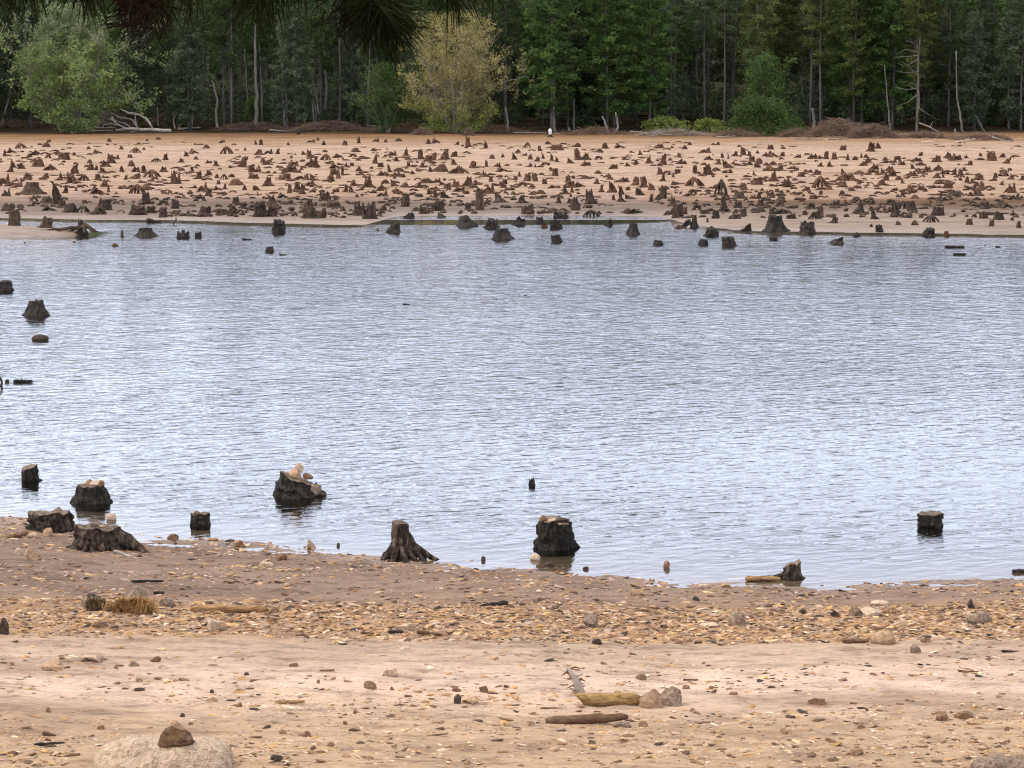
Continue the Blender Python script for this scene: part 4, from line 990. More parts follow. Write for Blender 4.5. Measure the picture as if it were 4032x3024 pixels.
# leafy trees with many stems
def leafy_tree(name, px, y, vtop, halfw, label, leafm, barkm, seed, stems=9, leaf=.17, nleaf=9000, cx=0.0, zlow=.4, lean=0.0, leaf2=None, split=.4, shape=1.0, trk=.11, twigs=True):
    x = pp(px, y); z = float(terrain(x, y)); k = mpp(y, z)
    Hh = zat(vtop, y) - z; Rw = halfw * k
    root = empty(name, (x, y, z - .1), 0, label, 'tree')
    rg = np.random.RandomState(seed)
    t = MB(); tips = []
    def env(u): return Rw * (math.sin(math.pi * min(1, max(0, .12 + .80 * u)) ** shape) ** .7)
    def grow(p, d, L, r, depth):
        pts = [p]; q = p.copy(); dd = d.copy()
        for s_ in range(4):
            dd = dd + rg.normal(size=3) * .14 + np.array([0, 0, .04]); dd /= np.linalg.norm(dd)
            q = q + dd * L / 4; pts.append(q)
        t.tube(pts, np.linspace(r, r * .5, 5), 5 if depth < 2 else 3, False)
        if depth >= 3:
            tips.extend(pts[1:]); return
        if depth >= 2: tips.extend(pts[2:])
        for c in range(rg.randint(3, 5)):
            b_ = pts[rg.randint(1, 5)]
            nd = dd + rg.normal(size=3) * .62; nd /= np.linalg.norm(nd)
            grow(b_, nd, L * rg.uniform(.5, .75), r * .5, depth + 1)
    for s_ in range(stems):
        a = rg.uniform(0, 6.28); tilt = rg.uniform(.05, .55) + 0
        d = np.array([math.cos(a) * tilt * 1.2 + lean, math.sin(a) * tilt * .7, 1.0]); d /= np.linalg.norm(d)
        grow(np.array([math.cos(a) * .4, math.sin(a) * .3, 0.]), d, Hh * rg.uniform(.38, .62), trk * rg.uniform(.6, 1.3), 0)
    t.build('trunk', barkm, root)
    tips = np.array(tips)
    # fill the crown envelope as well, in clumps
    cl = []
    while len(cl) < 260:
        u = rg.rand(); a = rg.uniform(0, 6.28); e = env(u) * (1 + .25 * float(fbm(a * 1.3, u * 3 + seed, 2, seed)))
        r = e * rg.uniform(.35, 1.0)
        zz = (zlow + (1 - zlow) * u) * Hh if zlow < 0 else (.03 + .97 * u) * Hh
        cl.append((r * math.cos(a) + cx, r * math.sin(a) * .7, zz))
    cl = np.array(cl)
    src = np.vstack([tips[rg.randint(0, len(tips), nleaf // 2)] + rg.normal(size=(nleaf // 2, 3)) * .28,
                     cl[rg.randint(0, len(cl), nleaf - nleaf // 2)] + rg.normal(size=(nleaf - nleaf // 2, 3)) * np.array([.42, .42, .30])])
    ok = (src[:, 2] > .25)
    src = src[ok]
    if leaf2 is not None:
        m_ = src[:, 2] / Hh + rg.uniform(-.13, .13, len(src)) < split
        c2 = MB(); leaf_quads(c2, src[m_], leaf, rg, .5); c2.build('lower_foliage', leaf2, root, smooth=False)
        src = src[~m_]
    c1 = MB(); leaf_quads(c1, src, leaf, rg, .5); c1.build('crown', leafm, root, smooth=False)
    return root

leafy_tree('willow_tree', 285, 338, 20, 200, 'pale grey-green leafy tree with forked white trunk at left', M_leaf_grey, M_trunk_pale, 3, stems=10, nleaf=24000, leaf=.19, leaf2=M_leaf_pale, split=.68, lean=.02)
snag('bare_tree', 'pale forked trunk leaning through the pale green tree', 'tree', M_trunk_pale, [(432, 486), (395, 410), (345, 300), (330, 210), (305, 120), (300, 20)], 10, limbs=[[(345, 300), (352, 230), (340, 150), (318, 100)], [(345, 290), (320, 240), (300, 190)], [(395, 410), (360, 330), (300, 210)]], yoff=-5.0, seed=9)
leafy_tree('budding_tree', 1785, 337, 50, 235, 'bushy tan budding tree at the forest edge in the middle', M_leaf_tan, M_trunk_pale, 7, stems=16, nleaf=27000, leaf=.13, leaf2=M_leaf_yg, split=.20, trk=.12)
leafy_tree('budding_tree', 1520, 341, 250, 95, 'smaller dull green tree on the left side of the tan tree', M_shrub, M_trunk_pale, 9, stems=6, nleaf=6000, trk=.07)
leafy_tree('young_tree', 3015, 338, 225, 80, 'young bright green tree rising behind the round bush', M_pine_bright, M_trunk_dark, 12, stems=5, nleaf=9000, trk=.08)
def bush(px, v, w, h, label, m, seed, n=5000, name='bush', leaf=.16, yoff=0.0):
    x, y, z = P(px, v, False); y += yoff; k = mpp(y, z); w *= k; h *= k
    rg = np.random.RandomState(seed)
    root = empty(name, (x, y, z - .05), 0, label, 'bush')
    t = MB()
    for s_ in range(14):
        a = rg.uniform(0, 6.28); L = h * rg.uniform(.5, .95); d = rg.uniform(.1, .9)
        t.tube([(0.2 * math.cos(a), .2 * math.sin(a), 0), (d * w * .25 * math.cos(a), d * w * .2 * math.sin(a), L * .5), (d * w * .45 * math.cos(a), d * w * .3 * math.sin(a), L)], [.05, .035, .012], 4, False)
    t.build('stems', M_brush, root)
    cl = []
    for j in range(90):
        a = rg.uniform(0, 6.28); el = rg.uniform(0, 1.5); r = rg.uniform(.6, 1.0)
        cl.append((math.cos(a) * math.cos(el) * w / 2 * r, math.sin(a) * math.cos(el) * w / 2 * .6 * r, math.sin(el) * h * r * .95 + .05 * h))
    cl = np.array(cl)
    src = cl[rg.randint(0, 90, n)] + rg.normal(size=(n, 3)) * np.array([.07 * w + .08, .07 * w, .08 * h + .05])
    src = src[src[:, 2] > .02]
    c = MB(); leaf_quads(c, src, leaf, rg, .5); c.build('foliage', m, root, smooth=False)
    return root
bush(2985, 536, 290, 150, 'big round dark green bush at the forest edge right of centre', M_shrub, 5, 7000, yoff=-1)
bush(2620, 515, 170, 55, 'low yellow-green bush at the forest edge, left one of two', M_leaf_yg, 6, 2600)
bush(2790, 520, 130, 50, 'low yellow-green bush touching the big round bush', M_leaf_yg, 8, 2000)
bush(500, 480, 90, 60, 'small yellow-green shrub above the white fallen tree', M_leaf_yg, 14, 1800)
bush(3270, 490, 90, 130, 'upright green shrub beside the broken pale post', M_shrub, 15, 2600, yoff=3)
bush(3420, 480, 170, 110, 'green shrub rising behind the brush pile', M_shrub, 16, 3000, yoff=5)
bush(3960, 500, 190, 130, 'dark green bush at the right edge of the forest', M_shrub, 17, 3500, yoff=3)
bush(1000, 500, 120, 110, 'dark leafy bush between pale trunks left of the tan tree', M_shrub, 18, 2200, yoff=3)
bush(3110, 520, 110, 60, 'dull green bush filling the gap before the pale post', M_shrub, 19, 2000)

# bare trunks at the edge: (label, material, [(px, v) ...points], width px, limbs)
M_mute = rough_mat('muted_grey_bark', (0.07, 0.062, 0.05), (0.19, 0.17, 0.14), 1.5, stretch=(2, 2, .4), bump=.4, bdist=.05, rand=.2)
sn = snag
PB, TD = M_trunk_pale, M_trunk_dark
sn('bare_tree', 'pale leaning trunk at far left tilting right', 'tree', PB, [(8, 500), (42, 358), (60, 240)], 10)
sn('bare_tree', 'pale leaning trunk at far left tilting left', 'tree', PB, [(119, 488), (88, 358), (70, 280)], 10)
sn('bare_tree', 'tall pale trunk standing behind the white fallen tree', 'tree', PB, [(533, 482), (530, 380), (522, 300), (524, 190), (515, 60)], 13)
sn('bare_tree', 'thin white straight trunk right of the white fallen tree', 'tree', PB, [(755, 496), (757, 380), (752, 260), (754, 150), (750, 0)], 10)
sn('bare_tree', 'short pale broken trunk under dark boughs above the white log', 'tree', PB, [(625, 498), (622, 420)], 9)
sn('leaning_snag', 'pale dead trunk leaning left beside the thin white trunk', 'tree', PB, [(748, 500), (726, 440), (706, 388)], 11)
sn('leaning_snag', 'thin pale dead pole just left of the leaning dead trunk', 'tree', PB, [(715, 492), (700, 395)], 6)
sn('bent_snag', 'crooked pale snag with a hooked broken top', 'tree', PB, [(856, 504), (850, 450), (857, 390), (846, 345), (836, 315)], 12)
sn('bare_tree', 'pair of grey trunks, the thick left one', 'tree', M_trunk_pale, [(1012, 505), (1013, 380), (1008, 260), (1010, 100)], 17, yoff=2)
sn('bare_tree', 'pair of grey trunks, the slim right one', 'tree', PB, [(1036, 500), (1030, 330), (1026, 180)], 9, yoff=2)
sn('bare_tree', 'slim grey trunk left of the paired grey trunks', 'tree', PB, [(984, 485), (972, 340), (968, 200)], 8, yoff=2)
sn('bare_tree', 'tall straight pale trunk right of the paired grey trunks', 'tree', PB, [(1124, 500), (1118, 350), (1108, 180), (1100, 20)], 12, yoff=1)
sn('bare_tree', 'slim pale trunk midway between tall pale trunk and pole cluster', 'tree', PB, [(1203, 492), (1192, 330), (1180, 200)], 9, yoff=1)
sn('leaning_pole', 'leftmost leaning pale pole of the cluster of three', 'tree', PB, [(1240, 495), (1225, 350)], 7)
sn('leaning_pole', 'middle leaning pale pole of the cluster of three', 'tree', PB, [(1250, 492), (1236, 360)], 7)
sn('leaning_pole', 'rightmost and longest leaning pale pole of the cluster of three', 'tree', PB, [(1264, 488), (1244, 360), (1222, 290)], 9)
sn('bare_tree', 'knobbly pale trunk right of the pole cluster', 'tree', PB, [(1284, 470), (1286, 330), (1276, 130)], 13, yoff=2)
sn('bare_tree', 'thin pale trunk nearest left of the dark branch tuft', 'tree', PB, [(1350, 480), (1348, 270), (1346, 100)], 9, yoff=3)
sn('bare_tree', 'dark thick trunk left of the tan tree', 'tree', TD, [(1428, 500), (1425, 380), (1412, 230), (1408, 60)], 20, yoff=1)
sn('bare_tree', 'pale forked trunk inside the foliage left of the tan tree', 'tree', PB, [(1585, 480), (1600, 380), (1606, 290)], 9)
sn('bare_tree', 'grey trunk right behind the white marker', 'tree', PB, [(2186, 518), (2180, 440), (2182, 330), (2176, 200)], 12)
sn('bare_tree', 'thin grey trunk left of the white marker, bent at its foot', 'tree', PB, [(2000, 522), (1998, 470), (1990, 420)], 9)
sn('bare_tree', 'slim grey trunk first right of the white marker', 'tree', PB, [(2240, 505), (2232, 380), (2236, 260)], 8, yoff=1)
sn('bare_tree', 'slim grey trunk second right of the white marker', 'tree', PB, [(2261, 510), (2261, 390)], 8, yoff=1)
sn('bare_tree', 'crooked grey stem pair foot under the bright pines, left', 'tree', PB, [(2398, 526), (2384, 490), (2372, 455)], 10)
sn('bare_tree', 'crooked grey stem under the bright pines, right', 'tree', PB, [(2428, 528), (2432, 490), (2424, 440)], 11)
sn('bare_tree', 'grey trunk left of the dark gap, the thicker', 'tree', PB, [(2624, 460), (2622, 340), (2614, 180)], 13, yoff=1)
sn('bare_tree', 'grey trunk left of the dark gap, the slimmer', 'tree', PB, [(2590, 458), (2588, 240)], 8, yoff=1)
sn('leaning_snag', 'thin dead trunk leaning left at the dark gap', 'tree', PB, [(2692, 440), (2668, 340), (2645, 265)], 8, yoff=1)
sn('bare_tree', 'tall olive-lit trunk above the young bright tree', 'tree', PB, [(3076, 440), (3078, 250), (3072, 110), (3070, -20)], 13, yoff=3)
sn('bare_tree', 'pale trunk just right of the young bright tree', 'tree', PB, [(3094, 400), (3098, 300), (3098, 180)], 10, yoff=2)
sn('bare_tree', 'dark slender trunk behind the broken pale post', 'tree', PB, [(3190, 470), (3188, 350), (3186, 150)], 9, yoff=3)
sn('broken_post', 'short broken pale post with a rounded top beside the brush pile', 'snag', PB, [(3206, 505), (3203, 470), (3198, 424)], 13, taper=.8)
sn('bare_tree', 'pale trunk rising behind the brush pile', 'tree', PB, [(3340, 460), (3344, 350), (3344, 240)], 9, yoff=3)
sn('bare_tree', 'slim leaning trunk between brush pile and bare grey snag', 'tree', M_mute, [(3508, 522), (3492, 400), (3478, 255)], 7)
sn('bare_snag', 'tall bare grey snag with dead limbs reaching left', 'tree', M_mute, [(3610, 540), (3611, 470), (3615, 380), (3610, 260), (3616, 150)], 10,
   limbs=[[(3612, 205), (3560, 195), (3520, 215)], [(3612, 218), (3570, 222), (3510, 226)], [(3612, 232), (3560, 262), (3528, 248)], [(3612, 282), (3560, 286), (3520, 278)], [(3610, 345), (3570, 352), (3518, 343)],
          [(3610, 340), (3585, 325), (3565, 338)], [(3610, 370), (3570, 402), (3525, 416)], [(3610, 300), (3580, 268), (3540, 240)], [(3612, 200), (3590, 170), (3560, 160)], [(3612, 420), (3640, 440), (3690, 470)]], seed=4)
sn('bare_tree', 'pale trunk with a bent foot right of the bare grey snag', 'tree', M_mute, [(3792, 525), (3778, 440), (3764, 380), (3758, 200)], 9)
sn('bare_tree', 'thin grey trunk near the right frame edge', 'tree', M_mute, [(3834, 500), (3836, 400), (3838, 325)], 8)
sn('leaning_snag', 'dead pole leaning against trees near the right frame edge', 'tree', M_mute, [(3880, 522), (3855, 480), (3838, 450)], 8)
sn('stump_snag', 'small pale upright broken stub beside the forest, right of white marker', 'snag', PB, [(2243, 516), (2242, 500)], 12, taper=.8)
sn('stump_snag', 'short forked grey stub left of the bent trunk foot at right', 'snag', PB, [(3768, 540), (3760, 505)], 12, taper=.6)

# ------------------------------------------------------------------ driftwood and brush along the forest edge
def limb_thing(name, label, cat, M, main, wpx, branches=(), seed=1, group='driftwood along the forest edge', lift=.0, taper=.5):
    """main and branches are photo-pixel polylines standing at the foot of main[0]"""
    vb = max(p[1] for p in main) + wpx * .4
    x0, y0, z0 = P(main[0][0], vb, False); k = mpp(y0, z0)
    root = empty(name, (x0, y0, z0), 0, label, cat, group)
    rg = np.random.RandomState(seed)
    def conv(pl, dy):
        out = []
        for i, p in enumerate(pl):
            out.append(((p[0] - main[0][0]) * k, dy * i, (vb - p[1]) * k + lift))
        Q = []
        for a, b in zip(out[:-1], out[1:]):
            for i in range(3): Q.append(np.array(a) + (np.array(b) - np.array(a)) * i / 3 + rg.normal(size=3) * wpx * k * .08)
        Q.append(np.array(out[-1])); return Q
    t = MB(); Q = conv(main, .0); t.tube(Q, np.linspace(wpx * k / 2, wpx * k / 2 * taper, len(Q)), 8, True, .1, seed)
    t.build('trunk', M, root)
    for j, (pl, w) in enumerate(branches):
        b = MB(); Q = conv(pl, rg.uniform(-.25, .1)); b.tube(Q, np.linspace(w * k / 2, w * k / 2 * .35, len(Q)), 6, True, .1, seed + j)
        b.build('branch', M, root)
    return root
limb_thing('fallen_tree', 'bleached white fallen tree with curving branches at left', 'fallen tree', M_drift, [(672, 515), (600, 512), (540, 508), (490, 508), (455, 512)], 14,
    [([(545, 508), (528, 478), (505, 466), (480, 462)], 8), ([(600, 505), (580, 470), (555, 452), (530, 450), (505, 448)], 9), ([(596, 496), (575, 468), (540, 449), (500, 440), (480, 432)], 8),
     ([(500, 508), (470, 495), (450, 478), (440, 462)], 8), ([(470, 495), (440, 488), (415, 492)], 6), ([(520, 508), (500, 490), (470, 480), (430, 470)], 6), ([(480, 470), (460, 455), (445, 448)], 5),
     ([(545, 508), (520, 520), (505, 524)], 6), ([(440, 462), (462, 490), (470, 500)], 6), ([(505, 448), (490, 436), (478, 430)], 6), ([(540, 505), (534, 470), (532, 445)], 7)], 3, taper=.7)
limb_thing('driftwood_log', 'long low branch lying left of the white fallen tree', 'driftwood', M_drift2, [(350, 502), (400, 504), (455, 503)], 8, [([(405, 503), (412, 490), (408, 478)], 5), ([(360, 502), (340, 492), (318, 488)], 4)], 5)
limb_thing('driftwood_log', 'second low branch just in front of the long low one', 'driftwood', M_drift2, [(345, 514), (390, 516), (445, 513)], 7, [], 6)
limb_thing('driftwood_log', 'small forked driftwood under the pale green tree', 'driftwood', M_drift2, [(270, 498), (290, 494), (312, 496)], 5, [([(285, 495), (278, 486)], 3), ([(290, 495), (305, 480)], 3)], 7)
limb_thing('driftwood_log', 'curved pale branch below the pale green tree', 'driftwood', M_drift2, [(180, 486), (200, 482), (225, 496)], 5, [], 8)
limb_thing('driftwood_log', 'grey log with an upturned root right of the white fallen tree', 'driftwood', M_drift2, [(700, 508), (740, 506), (790, 502)], 10, [([(690, 508), (684, 480), (690, 455)], 8), ([(700, 505), (716, 490)], 5)], 9)
limb_thing('driftwood_log', 'dark round root ball right of the grey log', 'driftwood', M_log_dark, [(1168, 524), (1190, 516)], 16, [([(1165, 522), (1185, 508)], 7)], 10)
limb_thing('driftwood_log', 'pale crooked branch at the left foot of the tan tree', 'driftwood', M_drift2, [(1440, 492), (1475, 498), (1515, 500)], 6, [([(1490, 498), (1500, 515), (1540, 520)], 4), ([(1500, 500), (1525, 490)], 4)], 11)
limb_thing('driftwood_log', 'long straight pale log lying under the tan tree', 'driftwood', M_drift2, [(1700, 500), (1770, 508), (1830, 516)], 6, [], 12)
limb_thing('driftwood_log', 'straight grey log left of the white marker', 'driftwood', M_drift2, [(2020, 522), (2090, 523), (2150, 524)], 5, [], 13)
limb_thing('driftwood_log', 'short pale log right of the white marker', 'driftwood', M_drift2, [(2180, 526), (2206, 525)], 5, [], 14)
for i, (a, b, lab) in enumerate([((2480, 518), (2560, 524), 'first pale log of the tangle below the yellow-green bushes'), ((2500, 540), (2545, 520), 'slanting pale log in the tangle below the yellow-green bushes'), ((2560, 538), (2610, 524), 'second slanting pale log of the same tangle'),
     ((2600, 528), (2690, 534), 'long flat log at the right of the tangle'), ((2540, 528), (2640, 516), 'topmost log of the tangle below the bushes'), ((2700, 526), (2800, 530), 'pale log between the tangle and the round bush'),
     ((2820, 540), (2900, 536), 'grey log in front of the round bush'), ((3130, 545), (3240, 548), 'long pale log in front of the brush pile'), ((3260, 548), (3340, 546), 'shorter pale log in front of the brush pile'),
     ((3480, 528), (3600, 532), 'straight grey log left of the bare grey snag foot'), ((3630, 560), (3710, 556), 'white flat log on the sand right of the bare grey snag'), ((3760, 562), (3840, 548), 'slanting white log near the right frame edge'),
     ((3620, 485), (3700, 522), 'grey log sloping down right of the bare grey snag'), ((3905, 540), (3990, 558), 'curved grey log at the right frame edge'), ((900, 508), (985, 512), 'thin grey log on the bank below the paired grey trunks'),
     ((1060, 512), (1140, 518), 'pale low branch below the tall straight pale trunk'), ((3400, 520), (3500, 528), 'grey branch at the right foot of the brush pile'), ((3300, 466), (3400, 500), 'long bare pole lying across the brush pile')]):
    limb_thing('driftwood_log', lab, 'driftwood', M_drift if 'white' in lab else M_drift2, [a, ((a[0] + b[0]) / 2, (a[1] + b[1]) / 2 - rnd.uniform(-3, 4)), b], rnd.uniform(5, 8), [([((a[0] + b[0]) / 2, (a[1] + b[1]) / 2), ((a[0] + b[0]) / 2 + 14, min(a[1], b[1]) - 8)], 3)], 20 + i)

def brush(px, v, w, h, label, m, seed, n=260, name='brush_pile', th=.02):
    x, y, z = P(px, v, False); k = mpp(y, z); w *= k; h *= k; rg = np.random.RandomState(seed); t = MB()
    for i in range(n):
        cx = rg.uniform(-.5, .5) * w; top = h * (1 - (2 * abs(cx) / w) ** 2) * rg.uniform(.1, 1); a = rg.uniform(0, math.pi); L = rg.uniform(.3, .9) * min(w, 3) * .5
        cy = rg.uniform(-.6, .6); el = rg.uniform(-.5, .5)
        d = np.array([math.cos(a), math.sin(a) * .5, el]) * L
        c = np.array([cx, cy, max(.03, top)])
        t.tube([c - d, c + rg.normal(size=3) * .08, c + d], [th, th * 1.1, th * .4], 3, False)
    o = t.build(name, m, None); o.location = (x, y, z)
    return tag(o, label, 'brush', 'heaps of dead twigs along the forest edge')
brush(3285, 542, 205, 74, 'tall brown brush pile beside the broken pale post', M_brush, 1, 620)
brush(3440, 546, 200, 56, 'lower right hump of the brown brush pile', M_brush, 2, 560)
brush(3370, 535, 200, 50, 'middle of the brown brush pile with poles on it', M_brush, 3, 400)
brush(3140, 540, 150, 34, 'low brown brush left of the broken pale post', M_brush, 4, 260)
brush(3640, 545, 180, 22, 'brown brush around the foot of the bare grey snag', M_brush, 5, 320)
brush(3860, 552, 240, 24, 'dark brush heap near the right frame edge', M_brush, 6, 320)
brush(2900, 540, 190, 30, 'thin brush in front of the round bush', M_brush, 7, 240)
brush(2650, 535, 260, 26, 'pale brush among the log tangle below the bushes', M_drift2, 8, 300)
brush(2350, 530, 240, 28, 'brown brush under the bright pines', M_brush, 9, 260)
brush(1660, 532, 70, 26, 'red-brown bush stub left under the tan tree', M_brush, 10, 160)
brush(1845, 534, 40, 34, 'small reddish twig clump on the sand below the tan tree', M_brush, 11, 140)
brush(1600, 520, 300, 34, 'brown brush along the bank left of the tan tree', M_brush, 12, 300)
brush(1300, 516, 320, 40, 'brown brush under the pole cluster', M_brush, 13, 360)
brush(1000, 514, 300, 32, 'brown brush under the paired grey trunks', M_brush, 14, 300)
brush(430, 500, 170, 66, 'tangled grey twigs behind the white fallen tree', M_drift2, 15, 420)
brush(230, 498, 240, 30, 'brown brush under the pale green tree', M_brush, 16, 260)
brush(640, 496, 120, 44, 'grey twig heap behind the trunk of the white fallen tree', M_brush, 17, 240)
brush(1950, 522, 240, 26, 'low brush between the tan tree and the white marker', M_brush, 18, 240)
brush(60, 500, 160, 26, 'dark brush at the left frame edge below the forest', M_brush, 19, 200)

# white marker
def marker():
    x, y, z = P(2166, 540, False); k = mpp(y, z)
    root = empty('marker_drum', (x, y, z), 0, 'small white rounded drum with a black side, at the forest edge', 'marker')
    prof = [(.0, .28), (.14, .26), (.20, .34), (.21, .8), (.17, .95), (.08, 1.02), (0, 1.03)]
    b = MB(); n = 18; vs = []; fs = []
    for r, zz in prof:
        for j in range(n): a = 2 * math.pi * j / n; vs.append((r * math.cos(a), r * math.sin(a), zz))
    for i in range(len(prof) - 1):
        for j in range(n): fs.append((i * n + j, i * n + (j + 1) % n, (i + 1) * n + (j + 1) % n, (i + 1) * n + j))
    b.add(vs, fs); b.build('shell', M_white, root)
    b2 = MB(); b2.tube([(-.24, .05, .3), (-.25, .05, .6), (-.2, .05, .95)], [.10, .12, .07], 10); b2.build('side_float', M_black, root)
    b3 = MB(); body(b3, 5, .2, .42, .36, .1, 5, .4, .3, n=20, rings=5); b3.build('base', M_log_dark, root)
marker()

# understorey saplings and ferns closing the view between the trunks
def understorey():
    rg = np.random.RandomState(9); cens = []
    for k in range(420):
        x = rg.uniform(-95, 95); y = rg.uniform(352, 420); z = float(terrain(x, y)); h = rg.uniform(1.2, 5.5); n = int(30 + 26 * h)
        u = rg.rand(n); a = rg.uniform(0, 6.28, n); r = (.5 + .32 * h) * (1 - u) ** .4 * rg.uniform(.2, 1, n)
        cens.append(np.stack([x + r * np.cos(a), y + r * np.sin(a), z + h * u], -1))
    t = MB(); leaf_quads(t, np.vstack(cens), .34, rg, .5, .2)
    o = t.build('undergrowth', M_pine_blue, None, smooth=False)
    tag(o, 'dark undergrowth of saplings and ferns between the pine trunks', 'undergrowth', kind='stuff')
understorey()

# exposed roots, sticks and clods lying all over the far lake bed
def root_litter():
    rg = np.random.RandomState(21); td = MB(); tg = MB()
    for k in range(1900):
        v = 560 + 300 * rg.rand() ** .8; px = rg.uniform(-200, 4232)
        if float(fbm(px * .004, v * .03, 2, 71)) < -.12: continue
        x, y, z = P(px, v)
        if z < .03: continue
        t = tg if v > 770 else td
        kk = mpp(y, z); L = rg.uniform(8, 44) * kk; a = rg.uniform(-.6, .6) + (math.pi if rg.rand() < .5 else 0)
        d = np.array([math.cos(a), math.sin(a), 0]); nrm = np.array([-d[1], d[0], 0])
        c = np.array([x, y, z]); hh = rg.uniform(.02, .14); bw = rg.uniform(-.2, .2) * L
        pts = [c, c + d * L * .3 + np.array([0, 0, hh]) + nrm * bw * .4, c + d * L * .65 + np.array([0, 0, hh * .7]) + nrm * bw, c + d * L - np.array([0, 0, .04])]
        r = rg.uniform(.03, .085)
        t.tube(pts, [r * 1.3, r, r * .8, r * .4], 4, True, .2, k)
        if rg.rand() < .4:
            rock_mesh(t, k, rg.uniform(.1, .35), rg.uniform(.1, .25), rg.uniform(.06, .25), sub=0, cen=(x + rg.uniform(-1, 1), y, z - .02), rz=rg.rand() * 6)
    tag(td.build('root_litter', M_bark_dry, None), 'loose roots, sticks and clods strewn over the dry far lake bed', 'litter', kind='stuff')
    tag(tg.build('root_litter', M_bark_grey, None), 'grey roots and clods on the damp mud behind the far waterline', 'litter', kind='stuff')
root_litter()

# ------------------------------------------------------------------ near beach
STONES = {'tan': M_stone_tan, 'pale': M_stone_pale, 'brown': M_stone_brown, 'grey': M_stone_grey, 'dark': M_stone_dark, 'gran': M_granite}
def rock(px, vb, w, h, m, label, seed=None, sharp=.6, name='rock', low=-.35, deep=.7, rz=None, sink=.02):
    """a stone whose foot is seen at row vb, w wide and h tall in photo pixels"""
    x, y, z = P(px, vb); k = mpp(y, z)
    seed = seed if seed is not None else int(px * 7 + vb)
    rg = np.random.RandomState(seed)
    b = MB(); W_ = w * k / 2
    rock_mesh(b, seed, W_, max(W_ * deep, h * k * .5), h * k * (1 + sink * 2), sharp=sharp, low=low, rz=rg.uniform(-.25, .25) if rz is None else rz)
    o = b.build(name, STONES[m], None, smooth=(sharp < .35))
    o.location = (x, y + W_ * deep * .6, z - h * k * sink * 3)
    return tag(o, label, 'rock', 'stones lying on the near shore')
